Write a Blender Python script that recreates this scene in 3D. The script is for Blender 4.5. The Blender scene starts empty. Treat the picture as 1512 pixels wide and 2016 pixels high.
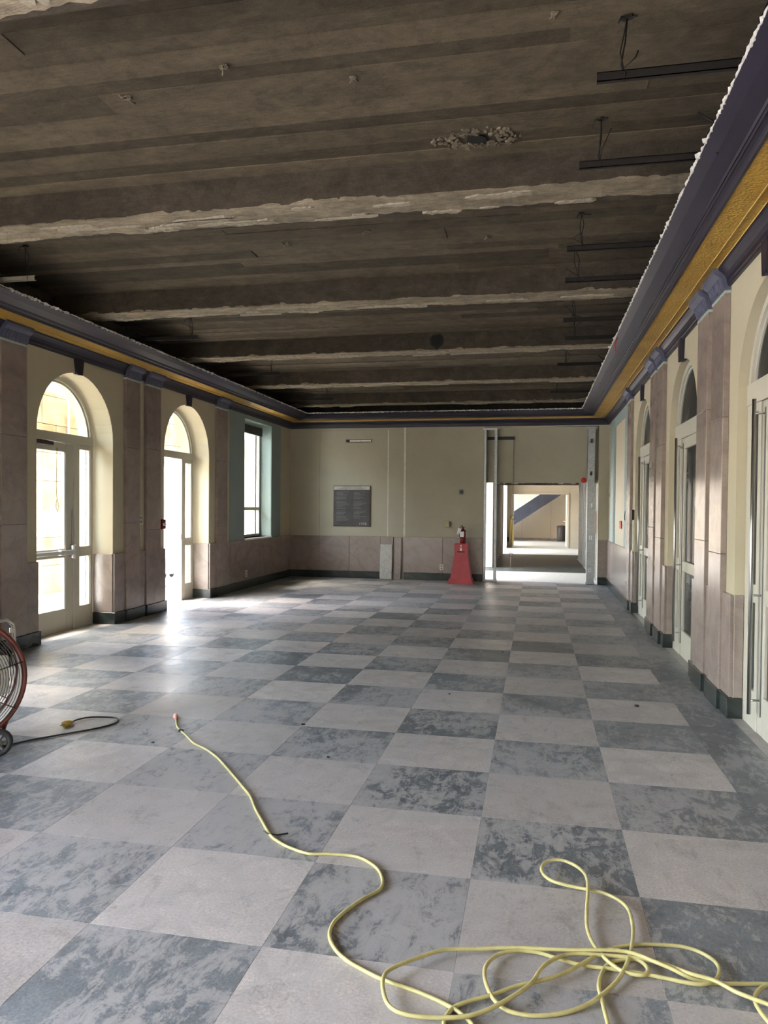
import bpy, math, random
from mathutils import Vector, Matrix, noise
random.seed(7)
SKY_STRENGTH, SUN_ENERGY, EXPOSURE = 0.85, 4.5, 2.8
scene = bpy.context.scene
C = scene.collection
PI = math.pi

# ------------------------------------------------------------------ camera
F, CY = 1461.45, 1027.66
yaw, pitch, roll = 0.2017, 0.0194, 0.0085
EYE = Vector((0, 0, 1.40))
fw = Vector((-math.sin(yaw)*math.cos(pitch), math.cos(yaw)*math.cos(pitch), -math.sin(pitch)))
rt0 = Vector((math.cos(yaw), math.sin(yaw), 0))
dn0 = fw.cross(rt0)
rt = math.cos(roll)*rt0 - math.sin(roll)*dn0
dn = math.sin(roll)*rt0 + math.cos(roll)*dn0
cam_d = bpy.data.cameras.new('camera')
cam = bpy.data.objects.new('camera', cam_d)
C.objects.link(cam)
up, bk = -dn, -fw
cam.matrix_world = Matrix(((rt.x, up.x, bk.x, EYE.x), (rt.y, up.y, bk.y, EYE.y), (rt.z, up.z, bk.z, EYE.z), (0, 0, 0, 1)))
cam_d.sensor_fit = 'HORIZONTAL'
cam_d.sensor_width = 36.0
cam_d.lens = F/1512*36.0
cam_d.shift_y = (CY-1008)/1512
cam_d.clip_start = 0.05
cam_d.clip_end = 400
scene.camera = cam

# ------------------------------------------------------------------ sky, sun, exposure
world = bpy.data.worlds.new('world')
scene.world = world
world.use_nodes = True
wn = world.node_tree
wn.nodes.clear()
sky = wn.nodes.new('ShaderNodeTexSky')
sky.sky_type = 'NISHITA'
sky.sun_disc = False
sky.sun_elevation = math.radians(58)
sky.sun_rotation = math.radians(250)
sky.air_density = 1.0
sky.dust_density = 3.0
bg = wn.nodes.new('ShaderNodeBackground')
bg.inputs['Strength'].default_value = SKY_STRENGTH
wo = wn.nodes.new('ShaderNodeOutputWorld')
wn.links.new(sky.outputs[0], bg.inputs[0])
wn.links.new(bg.outputs[0], wo.inputs[0])
sun_d = bpy.data.lights.new('sun', 'SUN')
sun_d.energy = SUN_ENERGY
sun_d.angle = math.radians(0.6)
sun_d.color = (1.0, 0.94, 0.84)
sun = bpy.data.objects.new('sun', sun_d)
C.objects.link(sun)
sd = Vector((0.30, 0.20, -0.93))          # light travels: from the open (left) side, steeply down
sun.rotation_euler = sd.to_track_quat('-Z', 'Y').to_euler()
sun.location = (-30, -10, 40)
vs = scene.view_settings
vs.view_transform = 'Standard'
vs.look = 'None'
vs.gamma = 1.0
vs.use_curve_mapping = False
vs.exposure = EXPOSURE

# ------------------------------------------------------------------ main dimensions (metres)
XL, XR, YB, YN = -4.87, 1.315, 14.30, -3.2
ZW, ZBASE = 0.83, 0.138          # wainscot top, base top
ZC = 2.965                       # underside of cornice
ZS, ZBM = 3.53, 3.33             # slab and beam undersides
XDL, XDR = -5.12, 1.375          # room faces of left and right doors
TL, TR = 0.45, 0.30              # wall thicknesses
ADDED_OPEN = (-2.9, 1.25, 2.85)         # broad opening added beside the viewpoint, out of view, to let in daylight
OPEN_L = [(3.95, 5.31), (6.547, 7.906), (9.134, 10.518)]
OPEN_R = [(4.02, 5.36), (6.62, 7.96), (9.20, 10.547)]
WIN = (11.90, 13.208, 0.85, 2.90)
SPL, SPR = 2.14, 2.12            # arch springing heights

# ------------------------------------------------------------------ helpers
class MB:
    def __init__(s): s.v = []; s.f = []; s.sm = []
    def add(s, vs_, fs, smooth=False):
        b = len(s.v); s.v += [tuple(p) for p in vs_]
        for q in fs: s.f.append([b+i for i in q]); s.sm.append(smooth)
        return s
    def box(s, x0, x1, y0, y1, z0, z1):
        x0, x1 = min(x0, x1), max(x0, x1); y0, y1 = min(y0, y1), max(y0, y1); z0, z1 = min(z0, z1), max(z0, z1)
        v = [(x0,y0,z0),(x1,y0,z0),(x1,y1,z0),(x0,y1,z0),(x0,y0,z1),(x1,y0,z1),(x1,y1,z1),(x0,y1,z1)]
        return s.add(v, [(0,3,2,1),(4,5,6,7),(0,1,5,4),(1,2,6,5),(2,3,7,6),(3,0,4,7)])
    def bbox(s, x0, x1, y0, y1, z0, z1, b=0.004):
        """box with chamfered edges"""
        x0, x1 = min(x0, x1), max(x0, x1); y0, y1 = min(y0, y1), max(y0, y1); z0, z1 = min(z0, z1), max(z0, z1)
        b = min(b, (x1-x0)*.45, (y1-y0)*.45, (z1-z0)*.45)
        v = []; idx = {}
        for i, x in enumerate((x0, x1)):
            for j, y in enumerate((y0, y1)):
                for k, z in enumerate((z0, z1)):
                    sx, sy, sz = (b if i == 0 else -b), (b if j == 0 else -b), (b if k == 0 else -b)
                    idx[i,j,k,0] = len(v); v.append((x, y+sy, z+sz))
                    idx[i,j,k,1] = len(v); v.append((x+sx, y, z+sz))
                    idx[i,j,k,2] = len(v); v.append((x+sx, y+sy, z))
        f = []
        for i in (0, 1): f.append([idx[i,a,c,0] for a, c in ((0,0),(1,0),(1,1),(0,1))])
        for j in (0, 1): f.append([idx[a,j,c,1] for a, c in ((0,0),(1,0),(1,1),(0,1))])
        for k in (0, 1): f.append([idx[a,c,k,2] for a, c in ((0,0),(1,0),(1,1),(0,1))])
        for i in (0, 1):
            for j in (0, 1):
                f.append([idx[i,j,0,0], idx[i,j,1,0], idx[i,j,1,1], idx[i,j,0,1]])
            for k in (0, 1):
                f.append([idx[i,0,k,0], idx[i,1,k,0], idx[i,1,k,2], idx[i,0,k,2]])
        for j in (0, 1):
            for k in (0, 1):
                f.append([idx[0,j,k,1], idx[1,j,k,1], idx[1,j,k,2], idx[0,j,k,2]])
        for i in (0, 1):
            for j in (0, 1):
                for k in (0, 1): f.append([idx[i,j,k,0], idx[i,j,k,1], idx[i,j,k,2]])
        return s.add(v, f)
    def prism(s, poly, axis, a0, a1):
        """poly in the two other axes (cyclic order), extruded along axis"""
        def mk(p, a):
            return (a, p[0], p[1]) if axis == 'x' else ((p[0], a, p[1]) if axis == 'y' else (p[0], p[1], a))
        n = len(poly)
        v = [mk(p, a0) for p in poly] + [mk(p, a1) for p in poly]
        f = [list(range(n))[::-1], [n+i for i in range(n)]]
        f += [(i, (i+1) % n, n+(i+1) % n, n+i) for i in range(n)]
        return s.add(v, f)
    def strip(s, A, B, smooth=False):
        """quad strip between two equally long point lists"""
        n = len(A)
        return s.add(list(A)+list(B), [(i, i+1, n+i+1, n+i) for i in range(n-1)], smooth)
    def tube(s, pts, r, n=8, closed=False, smooth=True):
        pts = [Vector(p) for p in pts]; m = len(pts)
        rr = r if callable(r) else (lambda i: r)
        v = []; prev = None
        for i, p in enumerate(pts):
            a = pts[(i-1) % m] if (closed or i > 0) else p
            b = pts[(i+1) % m] if (closed or i < m-1) else p
            t = (b-a).normalized() if (b-a).length > 1e-9 else Vector((0,0,1))
            if prev is None:
                u = t.orthogonal().normalized()
            else:
                u = (prev - t*prev.dot(t))
                u = u.normalized() if u.length > 1e-6 else t.orthogonal().normalized()
            prev = u; w = t.cross(u)
            for k in range(n):
                an = 2*PI*k/n
                v.append(p + (u*math.cos(an)+w*math.sin(an))*rr(i))
        f = []
        for i in range(m if closed else m-1):
            j = (i+1) % m
            for k in range(n):
                f.append((i*n+k, i*n+(k+1) % n, j*n+(k+1) % n, j*n+k))
        s.add(v, f, smooth)
        if not closed:
            b = len(s.v)-m*n
            s.f.append([b+k for k in range(n)][::-1]); s.sm.append(False)
            s.f.append([b+(m-1)*n+k for k in range(n)]); s.sm.append(False)
        return s
    def lathe(s, prof, c, n=24, axis='z', smooth=True):
        v = []
        for r, h in prof:
            for k in range(n):
                a = 2*PI*k/n; x, y = r*math.cos(a), r*math.sin(a)
                v.append((c[0]+x, c[1]+y, c[2]+h) if axis == 'z' else ((c[0]+h, c[1]+x, c[2]+y) if axis == 'x' else (c[0]+x, c[1]+h, c[2]+y)))
        f = []
        for i in range(len(prof)-1):
            for k in range(n): f.append((i*n+k, i*n+(k+1) % n, (i+1)*n+(k+1) % n, (i+1)*n+k))
        s.add(v, f, smooth)
        b = len(s.v)-len(v)
        s.f.append([b+k for k in range(n)][::-1]); s.sm.append(False)
        s.f.append([b+(len(prof)-1)*n+k for k in range(n)]); s.sm.append(False)
        return s
    def mesh(s, name, mat=None):
        me = bpy.data.meshes.new(name); me.from_pydata(s.v, [], s.f); me.validate()
        me.polygons.foreach_set('use_smooth', s.sm if len(s.sm) == len(me.polygons) else [False]*len(me.polygons))
        import bmesh
        bm = bmesh.new(); bm.from_mesh(me); bmesh.ops.recalc_face_normals(bm, faces=bm.faces[:]); bm.to_mesh(me); bm.free()
        if mat: me.materials.append(mat)
        return me
    def build(s, name, mat, parent=None):
        return mk(name, s.mesh(name, mat), parent)
def mk(name, me, parent=None, loc=None):
    o = bpy.data.objects.new(name, me); C.objects.link(o)
    if loc: o.location = loc
    if parent: o.parent = parent
    return o
def tag(o, label, cat, group=None, kind=None):
    o['label'] = label; o['category'] = cat
    if group: o['group'] = group
    if kind: o['kind'] = kind
    return o
def empty(name, label, cat, group=None, kind=None, loc=(0, 0, 0)):
    o = bpy.data.objects.new(name, None); o.empty_display_size = .1; C.objects.link(o); o.location = loc
    return tag(o, label, cat, group, kind)
def nz(p, s=1.0, seed=0.0): return noise.noise(Vector((p[0]*s+seed, p[1]*s+seed*.7, p[2]*s-seed)))

# ------------------------------------------------------------------ materials
class NT:
    def __init__(s, name):
        s.m = bpy.data.materials.new(name); s.m.use_nodes = True; s.t = s.m.node_tree; s.t.nodes.clear()
        s.out = s.n('ShaderNodeOutputMaterial'); s.b = s.n('ShaderNodeBsdfPrincipled'); s.l(s.b.outputs[0], s.out.inputs[0])
        s.geo = None
    def n(s, t, **k):
        o = s.t.nodes.new(t)
        for a, v in k.items(): setattr(o, a, v)
        return o
    def l(s, a, b): s.t.links.new(a, b)
    def pos(s, scale=(1, 1, 1), obj=False):
        if obj: src = s.n('ShaderNodeTexCoord').outputs['Object']
        else:
            if s.geo is None: s.geo = s.n('ShaderNodeNewGeometry')
            src = s.geo.outputs['Position']
        mp = s.n('ShaderNodeMapping'); mp.inputs['Scale'].default_value = scale; s.l(src, mp.inputs[0]); return mp.outputs[0]
    def noise(s, scale, detail=4, rough=.55, vec=None, dist=0.0):
        o = s.n('ShaderNodeTexNoise'); o.inputs['Scale'].default_value = scale; o.inputs['Detail'].default_value = detail
        o.inputs['Roughness'].default_value = rough; o.inputs['Distortion'].default_value = dist
        s.l(vec if vec is not None else s.pos(), o.inputs['Vector']); return o.outputs[0]
    def ramp(s, fac, stops):
        o = s.n('ShaderNodeValToRGB'); e = o.color_ramp.elements
        while len(e) < len(stops): e.new(0.5)
        for i, (p, c) in enumerate(stops):
            e[i].position = p; e[i].color = tuple(c)+(1,) if len(c) == 3 else c
        s.l(fac, o.inputs[0]); return o.outputs[0]
    def mix(s, fac, a, b, mode='MIX'):
        o = s.n('ShaderNodeMix'); o.data_type = 'RGBA'; o.blend_type = mode
        for inp, val in ((o.inputs[0], fac), (o.inputs[6], a), (o.inputs[7], b)):
            if isinstance(val, (int, float)): inp.default_value = val
            elif isinstance(val, tuple): inp.default_value = val+(1,) if len(val) == 3 else val
            else: s.l(val, inp)
        return o.outputs[2]
    def math(s, op, a, b=0.0, clamp=False):
        o = s.n('ShaderNodeMath', operation=op); o.use_clamp = clamp
        for i, val in enumerate((a, b)):
            if isinstance(val, (int, float)): o.inputs[i].default_value = val
            else: s.l(val, o.inputs[i])
        return o.outputs[0]
    def bump(s, h, strength=.3, dist=.01):
        o = s.n('ShaderNodeBump'); o.inputs['Strength'].default_value = strength; o.inputs['Distance'].default_value = dist
        s.l(h, o.inputs['Height']); s.l(o.outputs[0], s.b.inputs['Normal']); return o
    def set(s, color=None, rough=None, metal=None, spec=None):
        for key, val in (('Base Color', color), ('Roughness', rough), ('Metallic', metal), ('Specular IOR Level', spec)):
            if val is None: continue
            if isinstance(val, (int, float)): s.b.inputs[key].default_value = val
            elif isinstance(val, tuple): s.b.inputs[key].default_value = val+(1,) if len(val) == 3 else val
            else: s.l(val, s.b.inputs[key])
        return s.m
def simple(name, color, rough=.5, metal=0.0, var=.12, scale=14, bump=0.0):
    t = NT(name); nn = t.noise(scale, 5)
    lo = tuple(c*(1-var) for c in color); hi = tuple(min(1, c*(1+var)) for c in color)
    t.set(color=t.ramp(nn, [(.3, lo), (.7, hi)]), rough=rough, metal=metal)
    if bump: t.bump(nn, bump, .004)
    return t.m
def rnd_obj(t):
    return t.n('ShaderNodeObjectInfo').outputs['Random']

def tile_mat(name, base, dark):
    t = NT(name)
    r = rnd_obj(t)
    # per-tile offset so neighbouring tiles do not share their veining
    off = t.n('ShaderNodeVectorMath', operation='ADD'); t.l(t.pos(), off.inputs[0])
    sc = t.n('ShaderNodeVectorMath', operation='SCALE'); sc.inputs[0].default_value = (37, 19, 5); t.l(r, sc.inputs['Scale']); t.l(sc.outputs[0], off.inputs[1])
    v = off.outputs[0]
    vein = t.noise(5.0, 8, .62, v, 1.2)
    grain = t.noise(95, 4, .8, t.pos())
    col = t.ramp(vein, [(.25, tuple(c*.72 for c in base)), (.5, base), (.78, tuple(c*1.22 for c in base))])
    col = t.mix(.75, col, t.ramp(grain, [(.32, (.30, .30, .30)), (.68, (.70, .69, .68))]), 'OVERLAY')
    tint = t.math('MULTIPLY_ADD', r, .34); t.t.nodes[-1].inputs[2].default_value = .83
    hv = t.n('ShaderNodeHueSaturation'); t.l(col, hv.inputs['Color']); t.l(tint, hv.inputs['Value']); col = hv.outputs[0]
    # plaster dust film: ragged patches at hand-width scale, denser in some areas, continuous across tiles
    big = t.noise(.75, 3, .5, t.pos(), .3)
    fine = t.noise(8.5, 15, .80, t.pos((1.1, .8, 1)), .6)
    rotd = t.n('ShaderNodeMapping'); rotd.inputs['Rotation'].default_value = (0, 0, -.6); rotd.inputs['Scale'].default_value = (3.6, 1, 1); t.l(t.pos(), rotd.inputs[0])
    fine2 = t.noise(7, 14, .82, rotd.outputs[0], .6)
    dust = t.math('ADD', t.math('ADD', t.math('MULTIPLY', fine, .62), t.math('MULTIPLY', fine2, .38)), t.math('MULTIPLY', big, .42))
    # plaster was mixed on the floor near the cord: a heavier spill there
    gr = t.n('ShaderNodeTexGradient'); gr.gradient_type = 'SPHERICAL'; gm = t.n('ShaderNodeMapping'); gm.inputs['Location'].default_value = (.62, -1.25, 0); gm.inputs['Scale'].default_value = (.50, .52, .5); t.l(t.pos(), gm.inputs[0]); t.l(gm.outputs[0], gr.inputs[0])
    dust = t.math('ADD', dust, t.math('MULTIPLY', gr.outputs[0], .045))
    dm = t.ramp(dust, [(.69, (0, 0, 0)), (.715, (.75, .75, .75)), (.78, (1, 1, 1))])
    dm = t.mix(1.0, dm, (DUST_D if dark else DUST_L,)*3, 'MULTIPLY')
    col = t.mix(dm, col, (.42, .402, .392))
    # scuffs: broad soft smear plus thin scratches in two directions
    s1 = t.noise(10, 8, .82, t.pos((1.0, 16, 1)), .5)
    s2 = t.noise(9, 8, .82, t.pos((15, 1.2, 1)), .6)
    rot = t.n('ShaderNodeMapping'); rot.inputs['Rotation'].default_value = (0, 0, .75); rot.inputs['Scale'].default_value = (1.3, 17, 1); t.l(t.pos(), rot.inputs[0])
    s3 = t.noise(9, 8, .82, rot.outputs[0], .5)
    sc1 = t.ramp(t.math('MAXIMUM', t.math('MAXIMUM', s1, s2), s3), [(.665, (0, 0, 0)), (.74, (.42, .42, .42))])
    col = t.mix(sc1, col, (.52, .50, .49))
    # dark rubbed-in grime
    dk = t.ramp(t.noise(6.5, 15, .80, t.pos((1.2, .7, 1)), .9), [(.54, (0, 0, 0)), (.63, (.7, .7, .7) if dark else (.5, .5, .5))])
    col = t.mix(dk, col, (.075, .085, .095) if dark else (.20, .185, .175))
    fl = t.ramp(t.noise(75, 5, .75, t.pos()), [(.60, (0, 0, 0)), (.70, (.38, .38, .38))])
    col = t.mix(fl, col, (.10, .10, .105))
    rough = t.math('ADD', t.math('MULTIPLY', t.noise(2.2, 7, .65, t.pos()), .34), .20)
    rough = t.math('ADD', rough, t.math('MULTIPLY', dm, .16), True)
    t.set(color=col, rough=rough, spec=.42)
    t.bump(t.noise(60, 4, .6, t.pos()), .05, .002)
    return t.m
DUST_D, DUST_L = .72, .55
M = {}
M['tile_dark'] = tile_mat('marble_grey', (.148, .163, .176), True)
M['tile_light'] = tile_mat('marble_beige', (.415, .388, .370), False)
M['grout'] = simple('grout', (.19, .18, .17), .8)

def concrete(name, base, rr=.30, streak=.6, bump=.5):
    t = NT(name); r = rnd_obj(t)
    a = t.noise(2.6, 9, .7, t.pos((.9, 1.5, 1)), .8)
    b = t.noise(26, 6, .7, t.pos((.25, 1, 1)))
    g = t.noise(140, 3, .7)
    col = t.ramp(a, [(.28, tuple(c*.60 for c in base)), (.52, base), (.75, tuple(min(1, c*1.35) for c in base))])
    if streak: col = t.mix(float(streak), col, t.ramp(b, [(.3, (.36, .35, .34)), (.7, (.62, .62, .62))]), 'OVERLAY')
    col = t.mix(.45, col, t.ramp(g, [(.3, (.3, .3, .3)), (.7, (.7, .7, .7))]), 'OVERLAY')
    bl = t.noise(11, 10, .78, t.pos((.8, 1, 1)), .4)
    col = t.mix(.7, col, t.ramp(bl, [(.34, (.30, .30, .30)), (.5, (.5, .5, .5)), (.68, (.68, .68, .68))]), 'OVERLAY')
    hv = t.n('ShaderNodeHueSaturation'); t.l(col, hv.inputs['Color'])
    vv = t.math('MULTIPLY_ADD', r, rr*2); t.t.nodes[-1].inputs[2].default_value = 1-rr
    t.l(vv, hv.inputs['Value'])
    t.set(color=hv.outputs[0], rough=.92, spec=.2)
    t.bump(t.math('ADD', b, t.math('MULTIPLY', a, .6)), bump, .012)
    return t.m
M['board_concrete'] = concrete('board_marked_concrete', (.084, .067, .045), .46, .25)
M['beam_concrete'] = concrete('beam_concrete', (.062, .050, .037), .10)  # darker than the slab: shade on the beam faces put into the colour
M['rough_concrete'] = concrete('broken_concrete', (.165, .135, .098), .1, False, 1.0)
M['old_plaster'] = concrete('old_plaster', (.25, .208, .150), .1, .9, .9)
M['flake'] = simple('pale_plaster_flake', (.29, .248, .185), .9, var=.25, scale=40, bump=.6)
M['masonry'] = concrete('dark_masonry', (.055, .047, .038), .1, False, .8)  # near-black band of wall above the cornice
M['white_plaster'] = simple('broken_white_plaster', (.54, .51, .465), .9, var=.3, scale=40, bump=.6)

def paint(name, col, var=.05, rough=.62):
    t = NT(name); a = t.noise(1.3, 6, .6); g = t.noise(220, 2, .6)
    c = t.ramp(a, [(.3, tuple(x*(1-var) for x in col)), (.7, tuple(min(1, x*(1+var)) for x in col))])
    t.set(color=c, rough=rough, spec=.35); t.bump(g, .06, .002); return t.m
M['cream'] = paint('cream_wall_paint', (.52, .462, .325))
M['teal'] = paint('teal_wall_paint', (.27, .335, .31))
M['drywall'] = paint('bare_drywall', (.43, .395, .30), .08)
M['joint'] = simple('taped_joint', (.68, .65, .56), .7)
M['frame'] = paint('door_frame_paint', (.53, .505, .42), .03, .42)
M['added_overhang'] = paint('added_overhang_plaster', (.62, .58, .50))

def marble(name, col, vein, rough=.22):
    t = NT(name); r = rnd_obj(t)
    a = t.noise(3.2, 9, .66, t.pos(), 1.8); g = t.noise(120, 3, .6)
    w = t.n('ShaderNodeTexWave'); w.inputs['Scale'].default_value = 1.1; w.inputs['Distortion'].default_value = 11; w.inputs['Detail'].default_value = 5
    rot = t.n('ShaderNodeMapping'); rot.inputs['Rotation'].default_value = (.6, .8, .5); t.l(t.pos(), rot.inputs[0]); t.l(rot.outputs[0], w.inputs[0])
    c = t.ramp(a, [(.3, tuple(x*.80 for x in col)), (.5, col), (.72, tuple(x*1.16 for x in col))])
    c = t.mix(t.ramp(w.outputs[0], [(.88, (0, 0, 0)), (.97, (.25, .25, .25))]), c, vein)
    c = t.mix(.18, c, t.ramp(g, [(.3, (.3, .3, .3)), (.7, (.7, .7, .7))]), 'OVERLAY')
    hv = t.n('ShaderNodeHueSaturation'); t.l(c, hv.inputs['Color'])
    vv = t.math('MULTIPLY_ADD', r, .16); t.t.nodes[-1].inputs[2].default_value = .92; t.l(vv, hv.inputs['Value'])
    t.set(color=hv.outputs[0], rough=rough, spec=.6); return t.m
M['pink'] = marble('pink_marble', (.285, .228, .198), (.21, .155, .13))
M['verde'] = marble('dark_green_marble', (.020, .028, .026), (.055, .07, .065), .18)
M['slab'] = marble('white_streaked_marble', (.55, .52, .47), (.30, .28, .25), .5)

def gold_mat():
    t = NT('gold_paint')
    vo = t.n('ShaderNodeTexVoronoi'); vo.inputs['Scale'].default_value = 58; t.l(t.pos((1, 1, .6)), vo.inputs['Vector'])
    ck = t.n('ShaderNodeTexWave'); ck.inputs['Scale'].default_value = 22; ck.bands_direction = 'Y'; t.l(t.pos(), ck.inputs[0])
    h = t.math('ADD', vo.outputs['Distance'], t.math('MULTIPLY', ck.outputs[0], .35))
    a = t.noise(3, 6)
    t.set(color=t.ramp(a, [(.3, (.40, .225, .028)), (.7, (.56, .33, .05))]), rough=.48, spec=.5)
    t.bump(h, .8, .012); return t.m
M['gold'] = gold_mat()
M['gold_bead'] = simple('gold_bead', (.60, .40, .12), .4)
M['purple'] = simple('purple_gloss_paint', (.017, .0125, .026), .42, var=.22, scale=5)
M['lilac'] = simple('grey_lilac_paint', (.095, .097, .145), .5, var=.1)
M['ledge'] = simple('pale_green_ledge', (.40, .46, .40), .5)
def glass(name, tint, gloss=.9):
    m = bpy.data.materials.new(name); m.use_nodes = True; t = m.node_tree; t.nodes.clear()
    o = t.nodes.new('ShaderNodeOutputMaterial'); mx = t.nodes.new('ShaderNodeMixShader')
    tr = t.nodes.new('ShaderNodeBsdfTransparent'); tr.inputs[0].default_value = tint+(1,)
    gl = t.nodes.new('ShaderNodeBsdfGlossy'); gl.inputs['Roughness'].default_value = .02; gl.inputs[0].default_value = (gloss,)*3+(1,)
    lw = t.nodes.new('ShaderNodeLayerWeight'); lw.inputs['Blend'].default_value = .5
    pw = t.nodes.new('ShaderNodeMath'); pw.operation = 'POWER'; pw.inputs[1].default_value = 5
    fr = t.nodes.new('ShaderNodeMath'); fr.operation = 'MULTIPLY_ADD'; fr.inputs[1].default_value = .9; fr.inputs[2].default_value = .035
    t.links.new(lw.outputs['Facing'], pw.inputs[0]); t.links.new(pw.outputs[0], fr.inputs[0])
    t.links.new(fr.outputs[0], mx.inputs[0]); t.links.new(tr.outputs[0], mx.inputs[1]); t.links.new(gl.outputs[0], mx.inputs[2]); t.links.new(mx.outputs[0], o.inputs[0])
    return m
M['glass'] = glass('door_glass', (.80, .82, .80))
M['glass_tint'] = glass('tinted_glass', (.62, .62, .58))
def dirty_glass():
    t = NT('dirty_dark_glass'); d = t.noise(3.5, 7, .65, t.pos(), .8)
    t.set(color=t.ramp(d, [(.4, (.022, .024, .024)), (.75, (.075, .08, .08))]), rough=t.math('ADD', t.math('MULTIPLY', d, .35), .05), spec=.18)
    tr = t.n('ShaderNodeBsdfTransparent'); tr.inputs[0].default_value = (.75, .78, .78, 1)
    mx = t.n('ShaderNodeMixShader'); mx.inputs[0].default_value = .62
    t.l(tr.outputs[0], mx.inputs[1]); t.l(t.b.outputs[0], mx.inputs[2]); t.l(mx.outputs[0], t.out.inputs[0]); return t.m
M['dark_glass'] = dirty_glass()
M['steel'] = simple('brushed_steel', (.55, .54, .52), .3, 1.0, .06)
M['galv'] = simple('galvanised_steel', (.50, .52, .53), .42, .85, .15, 30)
M['rust_steel'] = simple('rusty_black_steel', (.011, .008, .0065), .75, .2, .4, 30)
M['light_channel'] = simple('bare_steel_channel', (.26, .23, .18), .6, .3)
M['wire'] = simple('tie_wire', (.015, .012, .010), .7, .4)
M['void'] = simple('deep_hole', (.006, .005, .004), .95)
M['black'] = simple('black_plastic', (.015, .015, .016), .5)
M['brown'] = simple('dark_brown_steel', (.045, .036, .034), .6)
M['ivory'] = simple('ivory_plastic', (.60, .57, .43), .45)
M['white'] = simple('white_plastic', (.78, .77, .74), .5)
M['brass'] = simple('yellowed_plastic', (.42, .37, .17), .45)
M['grey'] = simple('grey_plastic', (.20, .20, .20), .5)
M['red_plastic'] = simple('faded_red_plastic', (.42, .060, .070), .55, var=.16, scale=7)
M['red_paint'] = simple('glossy_dark_red', (.17, .008, .012), .25)
M['red_bright'] = simple('red_paint_spot', (.62, .03, .02), .6)
M['orange'] = simple('orange_red_card', (.75, .16, .09), .7)
M['cord'] = simple('yellow_cord', (.47, .425, .185), .5, var=.16, scale=22)
M['cord_black'] = simple('black_cord', (.02, .02, .03), .45)
M['plug_yellow'] = simple('yellow_plug', (.70, .50, .10), .5)
M['plug_pink'] = simple('clear_pink_plug', (.70, .30, .24), .3)
M['fan_red'] = simple('fan_oxide_red', (.15, .040, .028), .5, var=.3)
M['fan_white'] = simple('fan_drum_white', (.60, .56, .53), .5)
M['fan_wire'] = simple('fan_guard_wire', (.10, .085, .08), .45, .5)
M['tyre'] = simple('grey_black_rubber', (.035, .035, .036), .7)
M['navy'] = simple('navy_steel_paint', (.030, .036, .055), .45, var=.3, scale=3)
M['hall_wall'] = paint('hall_wall_paint', (.62, .54, .42))
M['corr_wall'] = simple('stained_plaster', (.33, .28, .215), .85, var=.3, scale=4)
M['corr_floor'] = None
M['stone'] = None
def stone_mat():
    t = NT('tan_limestone'); r = rnd_obj(t)
    a = t.noise(2.0, 8, .65, t.pos(), 1.0)
    c = t.ramp(a, [(.32, (.40, .28, .14)), (.5, (.52, .41, .25)), (.7, (.62, .54, .39))])
    hv = t.n('ShaderNodeHueSaturation'); t.l(c, hv.inputs['Color'])
    vv = t.math('MULTIPLY_ADD', r, .24); t.t.nodes[-1].inputs[2].default_value = .88; t.l(vv, hv.inputs['Value'])
    t.set(color=hv.outputs[0], rough=.9); t.bump(t.noise(30, 5), .4, .01); return t.m
M['stone'] = stone_mat()
M['paving'] = simple('pale_concrete_paving', (.52, .50, .46), .85, var=.08, scale=3)
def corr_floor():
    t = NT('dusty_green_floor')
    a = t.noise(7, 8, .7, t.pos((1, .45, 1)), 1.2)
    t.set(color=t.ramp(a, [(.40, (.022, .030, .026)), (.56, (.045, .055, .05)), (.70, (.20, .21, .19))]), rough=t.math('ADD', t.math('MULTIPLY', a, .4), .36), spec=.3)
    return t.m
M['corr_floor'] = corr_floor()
M['portal_wall'] = paint('tan_portal_paint', (.36, .31, .225))
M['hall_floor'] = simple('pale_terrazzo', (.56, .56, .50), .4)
M['plaque'] = simple('engraved_grey_bronze', (.060, .058, .060), .38, .3, .2, 9)
M['plaque_head'] = simple('pale_bronze_band', (.47, .44, .38), .5, .1)
M['letter_dark'] = simple('dark_letters', (.085, .06, .055), .6)
M['letter_light'] = simple('light_letters', (.42, .42, .42), .5)
M['tube_white'] = simple('white_lens', (.85, .84, .78), .35)
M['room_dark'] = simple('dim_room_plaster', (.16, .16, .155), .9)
M['vac_blue'] = simple('pale_blue_plastic', (.30, .38, .52), .5)

# ================================================================== FLOOR
TX, TY, TX0, TY0 = 0.611, 0.576, -0.226, 3.366
floor = tag(MB().box(XL-TL, XR+TR, YN, YB+.22, -.20, -.010).build('floor', M['grout']), 'checkerboard floor of worn grey and beige marble tiles', 'floor', kind='structure')
def tile_mesh(name, sx, sy, mat):
    return MB().bbox(.0003, sx-.0003, .0003, sy-.0003, -.0095, 0, .0006).mesh(name, mat)
tl, td = tile_mesh('tile_light', TX, TY, M['tile_light']), tile_mesh('tile_dark', TX, TY, M['tile_dark'])
bR = tile_mesh('tile_border_right', XR-.012-(TX0+2*TX), TY, M['tile_dark'])
bL = tile_mesh('tile_border_left', TX0-7*TX-XL-.012, TY, M['tile_dark'])
for j in range(-11, 19):
    y = TY0+j*TY
    for i in range(-7, 2):
        mk('tile', tl if (i+j) % 2 == 0 else td, floor, (TX0+i*TX, y, 0))
    mk('border_tile', bR, floor, (TX0+2*TX, y, 0)); mk('border_tile', bL, floor, (XL+.012, y, 0))
ml = MB().bbox(.0009, TX-.0009, .0009, YB+.2-(TY0+19*TY), -.0095, 0, .0014)
for i in range(-8, 3):
    x = TX0+i*TX
    mk('edge_tile', MB().bbox(max(x, XL)+.0009, min(x+TX, XR)-.0009, TY0+19*TY+.0009, YB+.2, -.0095, 0, .0014).mesh('edge_tile', M['tile_light'] if i % 2 else M['tile_dark']), floor)
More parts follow.
